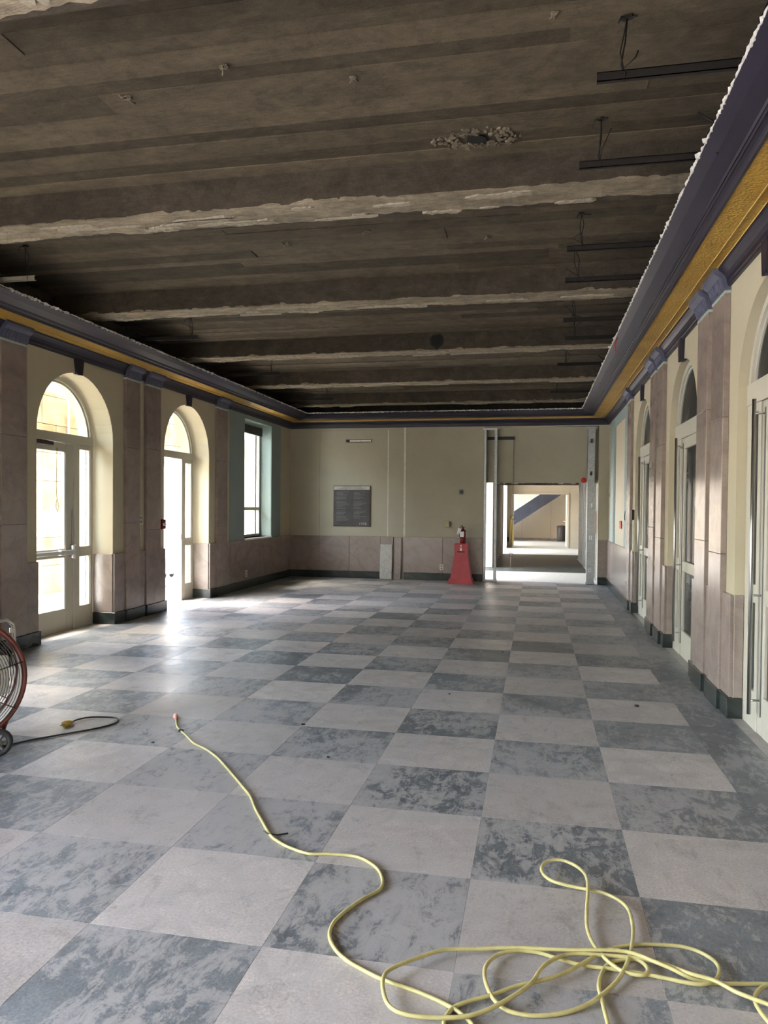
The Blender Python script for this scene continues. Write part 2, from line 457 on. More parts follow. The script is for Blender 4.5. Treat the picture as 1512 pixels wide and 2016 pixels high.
for a, b in OPEN_L+[ADDED_OPEN[:2]]: MB().bbox(XL-TL+.062, XL+.010, a+.001, b-.001, -.0095, 0, .001).build('threshold_slab', M['tile_light'], floor)
for a, b in OPEN_R: MB().bbox(XR-.010, XR+TR, a+.001, b-.001, -.0095, 0, .001).build('threshold_slab', M['tile_light'], floor)
tag(MB().box(-70, 60, -60, 90, -.4, -.21).build('ground', M['paving']), 'sunlit pale ground outside the left doors', 'ground', kind='structure')
tag(MB().box(-60, XL-TL+.06, -30, 60, -.20, -.02).build('floor_court', M['paving']), 'bright pale paving of the court outside', 'paving', kind='structure')

# ================================================================== WALL CORES
def arch_pts(y0, y1, zs, n=22):
    r = (y1-y0)/2; c = (y0+y1)/2
    return [(c-r*math.cos(PI*i/n), zs+r*math.sin(PI*i/n)) for i in range(n+1)]
def spandrel(mb, y0, y1, zs, ztop, x0, x1):
    p = arch_pts(y0, y1, zs)
    for a, b in zip(p[:-1], p[1:]): mb.prism([a, b, (b[0], ztop), (a[0], ztop)], 'x', x0, x1)
ZT = ZS
def wall_core(x0, x1, opens, zs, win, ya, yb):
    mb = MB(); y = ya
    for (a, b) in opens:
        mb.box(x0, x1, y, a, 0, ZT); spandrel(mb, a, b, zs, ZT, x0, x1); y = b
    if win:
        a, b, z0, z1 = win
        mb.box(x0, x1, y, a, 0, ZT); mb.box(x0, x1, a, b, 0, z0); mb.box(x0, x1, a, b, z1, ZT); y = b
    mb.box(x0, x1, y, yb, 0, ZT)
    return mb
wall_left = tag(wall_core(XL-TL, XL, OPEN_L, SPL, WIN, ADDED_OPEN[1], YB+.2).box(XL-TL, XL, YN, ADDED_OPEN[0], 0, ZT).box(XL-TL, XL, ADDED_OPEN[0], ADDED_OPEN[1], ADDED_OPEN[2], ZT).build('wall_left', M['cream']), 'cream wall with arched doors and pink marble pilasters, left side', 'wall', kind='structure')
wall_right = tag(wall_core(XR, XR+TR, OPEN_R, SPR, None, YN, YB+.2).build('wall_right', M['cream']), 'cream wall with arched glazed doors and pink marble pilasters, right side', 'wall', kind='structure')
DX0, DX1, DH = -0.985, 1.13, 1.90         # broken doorway in the end wall
mb = MB().box(XL, DX0, YB, YB+.2, 0, ZT).box(DX1, XR, YB, YB+.2, 0, ZT).box(DX0, DX1, YB, YB+.2, ZC-.02, ZT)
wall_back = tag(mb.build('wall_back', M['drywall']), 'end wall with plaque, pink wainscot and broken-out doorway', 'wall', kind='structure')
tag(MB().box(XL-TL, XR+TR, YN-.2, YN, 0, ZT).build('wall_near', M['cream']), 'plain cream wall behind the viewpoint', 'wall', kind='structure')

# ---- wainscot, base, pilasters
def side(sgn):
    """sgn=+1: left wall (room on +X), -1: right wall"""
    return (XL, wall_left, OPEN_L, XDL) if sgn > 0 else (XR, wall_right, OPEN_R, XDR)
T_W, T_P, T_B = .026, .042, .014     # wainscot, pilaster, extra base thickness
def wains(sgn, y0, y1, joints=()):
    x, par, _, _ = side(sgn); ys = [y0]+list(joints)+[y1]
    for a, b in zip(ys[:-1], ys[1:]):
        MB().bbox(x, x+sgn*T_W, a+.0015, b-.0015, ZBASE, ZW, .003).build('wainscot_slab', M['pink'], par)
        MB().bbox(x, x+sgn*(T_W+T_B), a+.0015, b-.0015, 0.0005, ZBASE-.001, .003).build('base_slab', M['verde'], par)
def reveal(sgn, y, d, sg2):
    """marble lining on an opening's side; sg2 = direction of the opening from y"""
    x, par, _, xd = side(sgn)
    MB().bbox(x, xd, y, y+sg2*.012, ZBASE, ZW, .003).build('reveal_slab', M['pink'], par)
    MB().bbox(x+sgn*(T_W+T_B), xd, y, y+sg2*.020, 0.0005, ZBASE-.001, .003).build('base_slab', M['verde'], par)
def pilaster(sgn, y0, y1):
    x, par, _, _ = side(sgn)
    p = bpy.data.objects.new('pilaster', None); C.objects.link(p); p.parent = par; p.empty_display_size = .1
    j1, j2, j3 = ZBASE, 1.18+random.uniform(-.1, .1), 2.12+random.uniform(-.08, .08)
    for a, b in ((j1, j2), (j2, j3), (j3, 2.915)):
        MB().bbox(x, x+sgn*T_P, y0, y1, a+.0008, b-.0008, .003).build('marble_slab', M['pink'], p)
    MB().bbox(x, x+sgn*(T_P+T_B), y0-.004, y1+.004, .0005, ZBASE-.001, .003).build('base_slab', M['verde'], p)
    cx = lambda o: x+sgn*o
    MB().bbox(x, cx(.046), y0-.008, y1+.008, 2.915, 2.938, .004).build('capital_ledge', M['ledge'], p)
    prof = [(0, 2.938), (.046, 2.938), (.050, 2.952), (.060, 2.975), (.066, 3.00), (.072, 3.02), (.092, 3.035), (.112, 3.05), (.118, 3.07), (.116, 3.092), (0, 3.092)]
    cap = MB().prism([(cx(o), z) for o, z in prof], 'y', y0-.005, y1+.005)
    n = 9
    for k in range(n):
        yy = y0+(y1-y0)*(k+.5)/n
        cap.tube([(cx(.049), yy, 2.945), (cx(.062), yy, 2.975), (cx(.069), yy, 3.005), (cx(.078), yy, 3.024)], .006, 5)
    cap.build('capital', M['lilac'], p)
def keystone(sgn, yc, zs, r):
    x, par, _, _ = side(sgn)
    z0 = zs+r-.012
    poly = [(yc-.048, z0), (yc+.048, z0), (yc+.078, ZC+.01), (yc-.078, ZC+.01)]
    k = MB().prism(poly, 'x', x-sgn*.02, x+sgn*.026)
    k.prism([(yc-.034, z0-.006), (yc+.034, z0-.006), (yc+.062, ZC+.01), (yc-.062, ZC+.01)], 'x', x+sgn*.02, x+sgn*.038)
    k.build('keystone', M['purple'], par)
# left wall
wains(1, YN, ADDED_OPEN[0]); wains(1, ADDED_OPEN[1], OPEN_L[0][0])
for k in range(len(OPEN_L)-1):
    a, b = OPEN_L[k][1], OPEN_L[k+1][0]
    if k == 0: P = (5.53, 5.85, 6.0, 6.353)
    else: P = (8.136, 8.45, 8.609, 8.97)
    wains(1, a, P[0]); pilaster(1, P[0], P[1]); wains(1, P[1], P[2]); pilaster(1, P[2], P[3]); wains(1, P[3], b)
wains(1, 10.518, 10.736); pilaster(1, 10.736, 11.12); wains(1, 11.12, YB, (11.28, 12.5, 13.715))
for a, b in OPEN_L:
    reveal(1, a, 0, 1); reveal(1, b, 0, -1); keystone(1, (a+b)/2, SPL, (b-a)/2)
# right wall
wains(-1, YN, 4.02, (-2, -.6, .8, 2.2, 3.4)); wains(-1, 5.36, 5.58); pilaster(-1, 5.58, 5.945); wains(-1, 5.945, 6.09); pilaster(-1, 6.09, 6.45); wains(-1, 6.45, 6.62)
wains(-1, 7.96, 8.15); pilaster(-1, 8.15, 8.50); wains(-1, 8.50, 8.645); pilaster(-1, 8.645, 9.0); wains(-1, 9.0, 9.20)
wains(-1, 10.547, 10.80); pilaster(-1, 10.80, 11.17); wains(-1, 11.17, YB, (11.30, 13.20, 13.95))
for a, b in OPEN_R:
    reveal(-1, a, 0, 1); reveal(-1, b, 0, -1); keystone(-1, (a+b)/2, SPR, (b-a)/2)
# teal window panel (left) and blind panel (right)
mb = MB(); a, b, z0, z1 = WIN; x0, x1 = XL, XL+.010
mb.box(x0, x1, 11.28, a, ZW, ZC).box(x0, x1, b, 13.715, ZW, ZC).box(x0, x1, a, b, z1, ZC).box(x0, x1, a, b, ZW, z0)
mb.build('painted_panel', M['teal'], wall_left)
MB().box(XL-.24, XL, b-.006, b, z0, z1).box(XL-.24, XL, a, a+.006, z0, z1).box(XL-.24, XL, a, b, z1-.006, z1).build('window_reveal', M['teal'], wall_left)
mb = MB().box(XR-.012, XR, 11.30, 11.72, ZW, ZC).box(XR-.012, XR, 13.1, 13.95, ZW, ZC).box(XR-.012, XR, 11.72, 13.1, 2.80, ZC)
mb.build('painted_panel', M['teal'], wall_right)
MB().bbox(XR-.022, XR, 13.20, 13.62, ZW, 2.90, .004).build('painted_strip', M['teal'], wall_right)
# back wall wainscot, base, joints
def bslab(x0, x1): MB().bbox(x0+.0015, x1-.0015, YB-T_W, YB, ZBASE, ZW, .003).build('wainscot_slab', M['pink'], wall_back)
for x0, x1 in ((XL, -4.24), (-4.24, -3.62), (-3.62, -2.99), (-2.99, -2.73), (-2.535, -1.76), (-1.76, DX0), (DX1, XR)): bslab(x0, x1)
for x0, x1 in ((XL, -4.24), (-4.24, -2.96), (-2.52, -1.76), (-1.76, DX0), (DX1, XR)):
    MB().bbox(x0+.001, x1-.001, YB-T_W-T_B, YB, .0005, ZBASE-.001, .003).build('base_slab', M['verde'], wall_back)
MB().box(-4.247, -4.238, YB-.002, YB, ZW, 2.925).box(-4.247, -2.52, YB-.002, YB, 2.918, 2.925).build('panel_joint', M['corr_wall'], wall_back)
MB().box(-2.535, -2.50, YB-.003, YB, ZW, ZC).box(-2.86, -2.84, YB-.002, YB, ZW, 2.92).build('taped_joint', M['joint'], wall_back)
# remaining inner board over the doorway, with a slot cut in it
hy0, hy1 = YB+.11, YB+.13
mb = MB().box(DX0, -.93, hy0, hy1, DH, ZC).box(-.93, -.41, hy0, hy1, DH, 2.715).box(-.93, -.41, hy0, hy1, 2.778, ZC).box(-.41, .15, hy0, hy1, DH, ZC).box(.15, DX1, hy0, hy1, DH-.004, ZC)
hb = mb.build('header_board', M['drywall'], wall_back)
rg = MB()
x = DX0
while x < DX1-.02:
    w = random.uniform(.03, .11); d = random.choice((0, 0, .006, .012, .03))
    if d: rg.box(x, min(x+w, DX1), hy0-.001, hy1, DH-d, DH)
    x += w
rg.build('torn_edge', M['white_plaster'], hb)
MB().box(-.93, -.41, hy1+.02, hy1+.03, 2.70, 2.80).build('slot_void', M['black'], wall_back)

# ================================================================== CORNICE
LOW = [(0, ZC), (.022, ZC), (.026, ZC+.018), (.030, ZC+.022), (.034, ZC+.05), (.046, ZC+.075), (.066, ZC+.095), (.085, ZC+.108), (.088, 3.092)]
GOLD = [(.088, 3.094), (.16, 3.099), (.30, 3.106)]
UPP = [(.30, 3.100), (.318, 3.098), (.324, 3.106), (.330, 3.120), (.350, 3.128), (.358, 3.122), (.366, 3.130), (.374, 3.126), (.382, 3.136), (.41, 3.146), (.46, 3.165), (.52, 3.197)]
def path_pts(which, o, n):
    if which == 'L': return [(XL+o, YN+(YB-o-YN)*i/n, None) for i in range(n+1)]
    if which == 'R': return [(XR-o, YN+(YB-o-YN)*i/n, None) for i in range(n+1)]
    return [(XL+o+(XR-XL-2*o)*i/n, YB-o, None) for i in range(n+1)]
def sweep(which, prof, n=1):
    mb = MB()
    for (o0, z0), (o1, z1) in zip(prof[:-1], prof[1:]):
        mb.strip([(p[0], p[1], z0) for p in path_pts(which, o0, n)], [(p[0], p[1], z1) for p in path_pts(which, o1, n)])
    return mb
names = {'L': ('trim_1', 'purple and gold plaster cornice with broken edge, left wall'), 'B': ('trim_2', 'thin purple cornice with gold line above the end wall'), 'R': ('trim_3', 'purple and gold plaster cornice with torn white edge, right wall')}
for w in 'LBR':
    root = empty(names[w][0], names[w][1], 'cornice', kind='structure')
    sweep(w, LOW).build('lower_moulding', M['purple'], root)
    g = sweep(w, GOLD).build('gold_band', M['gold'], root)
    sweep(w, UPP+[(.52, 3.205), (.30, 3.16), (.05, 3.16), (0, 3.16)]).build('upper_moulding', M['purple'], root)
    L = 17 if w != 'B' else 6
    n = int(L/.022)
    for o, zz, rr in ((.155, 3.094, .0055), (.094, 3.091, .005)):
        pts = [(p[0], p[1], zz) for p in path_pts(w, o, n*2)]
        MB().tube(pts, lambda i, rr=rr: rr*(1.0 if i % 2 else .62), 6).build('beading', M['gold_bead'], g)
    # torn plaster edge
    n = int(L/.02); A, B_, D, E_ = [], [], [], []
    for i, p in enumerate(path_pts(w, .52, n)):
        k = (i*7.31) + {'L': 0, 'B': 50, 'R': 90}[w]
        j = noise.noise(Vector((k*.35, 0, 0)))*.006 + noise.noise(Vector((k*.043, 3, 0)))*.006 + random.uniform(-.006, .006)
        if random.random() < .04: j += random.uniform(-.010, .022)
        dx, dy = {'L': (1, 0), 'B': (0, -1), 'R': (-1, 0)}[w]
        j = max(-.012, j)
        A.append((p[0]-dx*.012, p[1]-dy*.012, 3.193)); B_.append((p[0]+dx*j, p[1]+dy*j, 3.199+random.uniform(-.003, .003)))
        D.append((p[0]+dx*(j+.004), p[1]+dy*(j+.004), 3.216+random.uniform(-.006, .006))); E_.append((p[0]-dx*.06, p[1]-dy*.06, 3.222))
    e = MB().strip(A, B_).strip(B_, D).strip(D, E_).strip(E_, A)
    e.build('torn_plaster_edge', M['white_plaster'], root)

MB().box(XL, XL+.015, YN, YB, 3.165, ZS).build('upper_masonry', M['masonry'], wall_left)
MB().box(XR-.015, XR, YN, YB, 3.165, ZS).build('upper_masonry', M['masonry'], wall_right)
MB().box(XL+.015, XR-.015, YB-.015, YB, 3.165, ZS).build('upper_masonry', M['masonry'], wall_back)
# ================================================================== CEILING
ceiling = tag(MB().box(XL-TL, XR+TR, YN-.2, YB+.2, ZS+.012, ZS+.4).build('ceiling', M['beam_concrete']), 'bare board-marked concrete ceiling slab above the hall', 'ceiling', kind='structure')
BY0, BSP, BW = 4.56, 2.235, .31
beams_y = [BY0+BSP*k for k in range(-3, 5)]
cuts = [YN]+[v for b in beams_y for v in (b, b+BW)]+[YB]
board_cache = {}
for k in range(0, len(cuts), 2):
    y, ye = cuts[k], cuts[k+1]
    while y < ye-.03:
        w = min(random.choice((.11, .14, .16, .19, .22)), ye-y)
        if ye-(y+w) < .06: w = ye-y
        x = XL-.3*random.random()
        far = y > 2.2
        while x < XR:
            ln = random.uniform(2.2, 6.5) if far else 7
            xe = min(x+ln, XR+.02)
            if XR-xe < .5: xe = XR+.02
            dz = random.choice((0, .002, .004, .007, .010))
            MB().box(max(x, XL-.02), xe, y+.0006, y+w-.0006, ZS-.002+dz*.8, ZS+.013).build('board_imprint', M['board_concrete'], ceiling)
            x = xe
        y += w
for bi, by in enumerate(beams_y):
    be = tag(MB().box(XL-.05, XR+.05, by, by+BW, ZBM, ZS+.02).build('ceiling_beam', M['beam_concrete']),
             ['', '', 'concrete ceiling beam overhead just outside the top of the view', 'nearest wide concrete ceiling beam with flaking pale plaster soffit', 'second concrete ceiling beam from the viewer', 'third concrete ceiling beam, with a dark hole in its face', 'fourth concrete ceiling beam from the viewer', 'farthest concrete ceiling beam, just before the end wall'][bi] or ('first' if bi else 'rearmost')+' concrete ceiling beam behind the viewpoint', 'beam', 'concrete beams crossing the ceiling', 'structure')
    # remnants of white plaster clinging to the soffit, ragged along both edges
    if bi < 2: continue
    n = 150; A, B_ = [], []
    for i in range(n+1):
        x = XL+(XR-XL)*i/n
        A.append((x, by-.006+random.uniform(-.004, .006), ZBM-.006+random.uniform(-.003, .003)))
        e = noise.noise(Vector((x*1.3, by, 1)))*.07+noise.noise(Vector((x*7, by, 2)))*.025+random.uniform(-.008, .008)
        B_.append((x, min(by+BW+.004, by+BW*.82+e), ZBM-.006+random.uniform(-.003, .003)))
    A2 = [(p[0], p[1]+.004, ZBM+.004+max(0, noise.noise(Vector((p[0]*6, by, 5))))*.04) for p in A]; B2 = [(p[0], p[1], ZBM+.002) for p in B_]
    MB().strip(A, B_).strip(A, A2).strip(B_, B2).build('soffit_plaster', M['old_plaster'], be)
    ch = MB()
    for q in range(26):
        x = random.uniform(XL+.2, XR-.6); w = random.uniform(.08, .5); yy = by+BW*random.uniform(.15, .85); h = random.uniform(.012, .04)
        pts = [(x+w*i/8, yy+random.uniform(-h, h)*.4+(h if 0 < i < 8 else 0)*random.uniform(.3, 1)) for i in range(9)] + [(x+w*i/8, yy-(h if 0 < i < 8 else 0)*random.uniform(.3, 1)) for i in range(8, -1, -1)]
        ch.prism(pts, 'z', ZBM-.014-random.uniform(0, .006), ZBM)
    ch.build('plaster_flakes', M['flake'], be)['kind'] = 'stuff'

# ================================================================== DOORS
def arch_band(mb, y0, y1, zs, w, x0, x1, n=22):
    a = arch_pts(y0, y1, zs, n); b = arch_pts(y0+w, y1-w, zs, n)
    for i in range(n): mb.prism([a[i], a[i+1], b[i+1], b[i]], 'x', x0, x1)
def door(name, label, sgn, y0, y1, zs, pane, style, open_leaf=False):
    xf = XDL if sgn > 0 else XDR                      # room face of frame
    X = lambda d: xf-sgn*d                            # d metres beyond that face
    root = empty(name, label, 'door', kind='structure')
    e = .012 if True else 0
    y0 += e; y1 -= e
    zt0, zt1 = (2.085, 2.19) if sgn > 0 else (2.09, 2.235)
    if sgn > 0: gl_f, lf, s0, s1 = y1-.513, y1-.374, y1-.262, y1-.045
    else: gl_f, lf, s0, s1 = y1-.420, y1-.318, y1-.255, y1-.095
    fr = MB()
    fr.bbox(X(0), X(.06), y1-.045 if sgn > 0 else s1, y1, 0, zs).bbox(X(0), X(.06), y0, y0+.045, 0, zs)
    fr.bbox(X(-.006), X(.06), y0, y1, zt0, zt1)
    arch_band(fr, y0, y1, zs, .05, X(0), X(.06)); arch_band(fr, y0+.05, y1-.05, zs, .022, X(.02), X(.05))
    fr.bbox(X(-.002), X(.06), lf+.004, s0, 0, zt0)
    fr.bbox(X(0), X(.055), s0, s1, 0, .245).bbox(X(0), X(.055), s0, s1, .81, .925).bbox(X(0), X(.055), s0, s1, 2.035, zt0)
    for za, zb in ((.245, .81), (.925, 2.035)):       # glazing beads of the sidelight
        fr.box(X(.01), X(.04), s0, s0+.012, za, zb).box(X(.01), X(.04), s1-.012, s1, za, zb)
        if sgn > 0: fr.box(X(.028), X(.05), s1-.062, s1-.046, za, zb)
    fr.build('frame', M['frame'], root)
    yc, r = (y0+y1)/2, (y1-y0)/2-.06
    pts = [(yc-r*math.cos(PI*i/20), zs+r*math.sin(PI*i/20)) for i in range(21)]
    pts = [(yc-r, zt1-.01)]+pts+[(yc+r, zt1-.01)]
    MB().prism(pts, 'x', X(.032), X(.038)).build('transom_pane', M[pane if sgn < 0 else 'glass_tint'], root)
    MB().box(X(.024), X(.030), s0+.01, s1-.01, .24, .82).build('sidelight_pane', M[pane], root)
    MB().box(X(.024), X(.030), s0+.01, s1-.01, .92, 2.04).build('sidelight_pane', M[pane], root)
    # leaf
    l0, l1 = y0+.048, lf
    lm = MB(); b_ = .10 if sgn < 0 else .115
    g0, g1 = l0+b_, gl_f
    lm.bbox(X(.004), X(.052), l0, g0, .001, zt0-.004).bbox(X(.004), X(.052), g1, l1, .001, zt0-.004)
    lm.bbox(X(.004), X(.052), g0, g1, .001, .248).bbox(X(.004), X(.052), g0, g1, .815, .915).bbox(X(.004), X(.052), g0, g1, 1.985, zt0-.004)
    for za, zb in ((.248, .815), (.915, 1.985)):
        lm.box(X(.012), X(.044), g1-.014, g1, za, zb).box(X(.012), X(.044), g0, g0+.014, za, zb)
    leaf = lm.build('door_leaf', M['frame'], root)
    MB().box(X(.026), X(.032), g0, g1, .245, .82).build('pane', M[pane], leaf)
    MB().box(X(.026), X(.032), g0, g1, .91, 1.99).build('pane', M[pane], leaf)
    if style == 'push':
        pb = MB(); zb = .872
        pb.bbox(X(-.050), X(-.012), l0+.05, l1-.20, zb-.022, zb+.022, .006).bbox(X(-.056), X(-.008), l1-.30, l1-.055, zb-.027, zb+.027, .008)
        pb.bbox(X(-.030), X(.006), l0+.02, l0+.07, zb-.03, zb+.03, .006)
        pb.build('push_bar', M['steel'], leaf)
        MB().bbox(X(-.056), X(.004), l1-.075, l1-.02, zb-.075, zb+.085, .012).build('latch_case', M['steel'], leaf)
        MB().tube([(X(-.004), l1-.03, .95), (X(-.004), l1-.03, 1.35)], .006, 6).build('latch_rod', M['steel'], leaf)
        dc = MB(); dc.bbox(X(-.055), X(.004), l0+.25, l0+.49, 2.035, 2.085, .006)
        dc.build('door_closer', M['brown'], leaf)
        MB().tube([(X(-.03), l0+.33, 2.088), (X(-.10), l0+.55, 2.082), (X(-.02), l0+.72, 2.075)], .008, 6).build('closer_arm', M['steel'], leaf)
    if style == 'pull':
        xb, yb = X(-.062), y1-.385
        pl = MB().tube([(xb, yb, .135), (xb, yb, 2.09)], .0125, 10)
        for z in (.22, .875, 2.0): pl.tube([(xb, yb, z), (X(.006), yb, z)], .007, 8)
        pl.build('pull_bar', M['steel'], leaf)
        MB().tube([(X(.0), yb-.012, .12), (X(.0), yb-.012, 2.04)], .004, 6).build('edge_gasket', M['grey'], leaf)
    if open_leaf:
        # hinge on the near jamb, swung outwards past square
        hx, hy = X(.05), l0
        leaf.matrix_world = Matrix.Translation((hx, hy, 0)) @ Matrix.Rotation(sgn*math.radians(98), 4, 'Z') @ Matrix.Translation((-hx, -hy, 0))
        sm = MB().bbox(X(-.004), X(.02), lf-.02, lf+.006, .90, .98, .003).build('strike_plate', M['steel'], root)
    return root
dn = 0
dl_labels = {1: 'arched glazed door with push bar standing closed, left wall', 2: 'arched doorway standing open to white daylight, left wall'}
for i, (a, b) in enumerate(OPEN_L):
    dn += 1
    door('door_%d' % dn, dl_labels.get(i, 'arched glazed door in the left wall just outside the view'), 1, a, b, SPL, 'glass', 'push', i == 2)
for i, (a, b) in enumerate(OPEN_R):
    dn += 1
    door('door_%d' % dn, 'arched dark glazed door with long steel pull bar, right wall, '+('nearest', 'middle', 'farthest')[i], -1, a, b, SPR, 'dark_glass', 'pull')
# window in the teal panel
w = empty('window_1', 'tall narrow window with rolled blind in the teal panel', 'window', kind='structure')
a, b, z0, z1 = WIN; xw = -5.10
f = MB()
for ya, yb_ in ((a, a+.05), (b-.05, b)): f.bbox(xw-.05, xw+.02, ya, yb_, z0, z1)
f.bbox(xw-.05, xw+.02, a, b, z0, z0+.05).bbox(xw-.05, xw+.02, a, b, z1-.06, z1).bbox(xw-.045, xw+.015, a, b, 1.33, 1.39).bbox(xw-.05, xw+.01, b-.22, b-.17, z0, z1)
f.build('window_frame', M['frame'], w)
MB().box(xw-.02, xw-.014, a+.04, b-.04, z0+.04, z1-.05).build('pane', M['glass'], w)
MB().bbox(xw-.05, XL+.03, a-.005, b+.005, z0-.03, z0, .004).build('window_sill', M['white'], w)
bl = MB()
for k in range(7): bl.bbox(xw+.03, xw+.085, a+.05, b-.06, z1-.065-.022*k, z1-.047-.022*k, .004)
bl.build('rolled_blind', M['brown'], w)

ORD = ['first','second','third','fourth','fifth','sixth','seventh','eighth','ninth','tenth','eleventh']
# ================================================================== OUTSIDE (left): courtyard and arcade
sun_shade = tag(MB().box(-6.4, XL-TL, 3.5, YB+.4, 3.60, 3.9).build('ceiling_sun_shade', M['added_overhang']), 'unseen pale eave added to keep sun out of the left doors', 'ceiling', kind='structure')  # unseen overhang, added to block sun through the left doors
arc = empty('wall_arcade', 'tan limestone arcade seen through the left doors', 'wall', kind='structure')
AX0, AX1, ASZ, ARISE, CH = -8.20, -7.60, 1.95, .85, .45
piers = [(5.2, 6.5), (10.35, 11.75), (15.55, 16.9), (18.2, 21.2), (24.5, 26)]
def stone(y0, y1, z0, z1, y0b=None, y1b=None):
    y0b = y0 if y0b is None else y0b; y1b = y1 if y1b is None else y1b
    if y1-y0 < .02 and y1b-y0b < .02: return
    g = .004
    MB().prism([(y0+g, z0+g), (y1-g, z0+g), (y1b-g, z1-g), (y0b+g, z1-g)], 'x', AX0, AX1+random.uniform(-.006, .004)).build('stone_block', M['stone'], arc)
row = 0; z = -.02
while z < 3.2:
    z1 = min(3.2, z+CH)
    for k, (p0, p1) in enumerate(piers):
        if False:
            stone(p0, p1, z, z1); 
        else:
            n = 2 if p1-p0 < 2 else 4; w_ = (p1-p0)/n; off = (.5 if row % 2 else 0)
            ys = [p0]+[p0+w_*(i+off) for i in range(0 if off else 1, n+(0 if not off else 0)) if p0 < p0+w_*(i+off) < p1]+[p1]
            for ya, yb_ in zip(ys[:-1], ys[1:]): stone(ya, yb_, z, z1)
        if k < len(piers)-1:
            q0, q1 = p1, piers[k+1][0]; half = (q1-q0)/2; c = (q0+q1)/2
            hw = lambda zz: half if zz <= ASZ else half*math.sqrt(max(0, 1-((zz-ASZ)/ARISE)**2))
            if z1 > ASZ:
                za = max(z, ASZ) if z < ASZ else z
                if z >= ASZ+ARISE:
                    m = max(2, int((q1-q0)/1.0))
                    for i in range(m): stone(q0+(q1-q0)*i/m, q0+(q1-q0)*(i+1)/m, z, z1)
                else:
                    stone(q0, c-hw(za), za, z1, q0, c-hw(z1)); stone(c+hw(za), q1, za, z1, c+hw(z1), q1)
    z = z1; row += 1
# conduit and switch box on the arcade pier, seen through the closed door
cd = empty('exterior_conduit', 'white conduit with box on the stone pier outside the closed door', 'conduit', loc=(AX1, 10.98, 0))
MB().tube([(.03, 0, .2), (.03, 0, 3.15)], .018, 8).build('pipe', M['white'], cd)
MB().bbox(.006, .10, -.10, .10, 1.30, 1.72, .008).build('junction_box', M['white'], cd)
MB().bbox(.006, .05, -.05, .05, 1.08, 1.22, .006).build('outlet_box', M['brass'], cd)
vc = empty('canister_vacuum', 'pale blue canister vacuum on bright paving outside the open doorway', 'vacuum', loc=(-7.25, 13.55, -.02))
MB().lathe([(.02, .06), (.20, .07), (.235, .12), (.24, .22), (.21, .33), (.13, .41), (.03, .44)], (0, 0, 0), 24).build('body', M['vac_blue'], vc)
for a in range(4):
    MB().lathe([(.01, -.018), (.05, -.018), (.055, 0), (.05, .018), (.01, .018)], (.17*math.cos(a*PI/2+.6), .17*math.sin(a*PI/2+.6), .055), 14, 'y').build('wheel', M['tyre'], vc)
MB().tube([(.05, .15, .3), (.1, .35, .36), (.12, .6, .25), (.1, .9, .1), (.05, 1.2, .05)], .022, 8).build('hose', M['grey'], vc)
mt = tag(MB().bbox(-.55, .55, -.5, .5, 0, .06, .02).build('vacuum_reflection', M['vac_blue']), 'flat pale blue slab standing for the vacuum reflection on the paving outside the open doorway', 'mat'); mt.location = (-6.85, 12.2, -.02)  # reflection on the paving, made as a pale blue slab

# ================================================================== ROOM BEHIND THE RIGHT DOORS
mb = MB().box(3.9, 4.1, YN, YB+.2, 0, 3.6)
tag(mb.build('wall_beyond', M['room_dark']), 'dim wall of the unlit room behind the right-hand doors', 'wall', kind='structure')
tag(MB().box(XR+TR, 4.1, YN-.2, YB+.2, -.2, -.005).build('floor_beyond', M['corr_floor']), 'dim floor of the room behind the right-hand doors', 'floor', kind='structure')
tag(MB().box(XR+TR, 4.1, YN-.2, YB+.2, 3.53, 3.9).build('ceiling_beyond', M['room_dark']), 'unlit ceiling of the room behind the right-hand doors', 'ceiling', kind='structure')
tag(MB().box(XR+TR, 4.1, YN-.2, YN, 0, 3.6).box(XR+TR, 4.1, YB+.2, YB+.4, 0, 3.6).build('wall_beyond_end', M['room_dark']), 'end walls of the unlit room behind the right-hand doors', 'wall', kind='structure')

# ================================================================== CORRIDOR AND STAIR HALL BEYOND THE END WALL
CXL, CXR, PY, HY = -1.02, 1.16, 27.5, 34.2
tag(MB().box(-1.3, 1.85, YB+.22, 16.85, -.2, -.004).build('floor_light_strip', M['hall_floor']), 'floor strip painted pale for daylight just beyond the broken doorway', 'floor', kind='structure')  # daylight spilled past the doorway, put into a paler floor colour
tag(MB().box(-1.3, 1.85, 23.3, PY+.3, -.2, -.004).build('floor_gleam', M['hall_floor']), 'floor painted pale for the gleam before the far portal', 'floor', kind='structure')  # gleam ahead of the portal, put into a paler floor colour
tag(MB().box(-1.3, 1.85, 16.85, 23.3, -.2, -.004).build('floor_corridor', M['corr_floor']), 'dusty dark green corridor floor beyond the broken doorway', 'floor', kind='structure')
tag(MB().box(-5.5, 6, PY+.3, HY+.2, -.2, -.004).build('floor_hall', M['hall_floor']), 'bright pale floor of the stair hall at the far end', 'floor', kind='structure')
mb = MB().box(CXL-.15, CXL, YB+.2, YB+.42, 0, 2.6).box(CXL-.15, CXL, 17.9, 23.6, 0, 2.6).box(CXL-.15, CXL, 26.6, PY+.3, 0, 2.6)
mb.box(CXL-.15, CXL, YB+.42, 17.9, 2.25, 2.6).box(CXL-.15, CXL, 23.6, 26.6, 2.2, 2.6)
wcl = tag(mb.build('wall_corridor_left', M['corr_wall']), 'stained corridor wall with daylight openings, left of the far passage', 'wall', kind='structure')
for y in (YB+.42, 17.88, 23.58, 26.6):
    MB().bbox(CXL-.17, CXL+.02, y-.04, y+.04, 0, 2.22, .005).build('opening_frame', M['white_plaster'], wcl)
tag(MB().box(1.75, 1.85, YB+.2, PY, 0, 2.6).build('wall_corridor_right', M['room_dark']), 'dark wall behind the corridor studs, right of the far passage', 'wall', kind='structure')
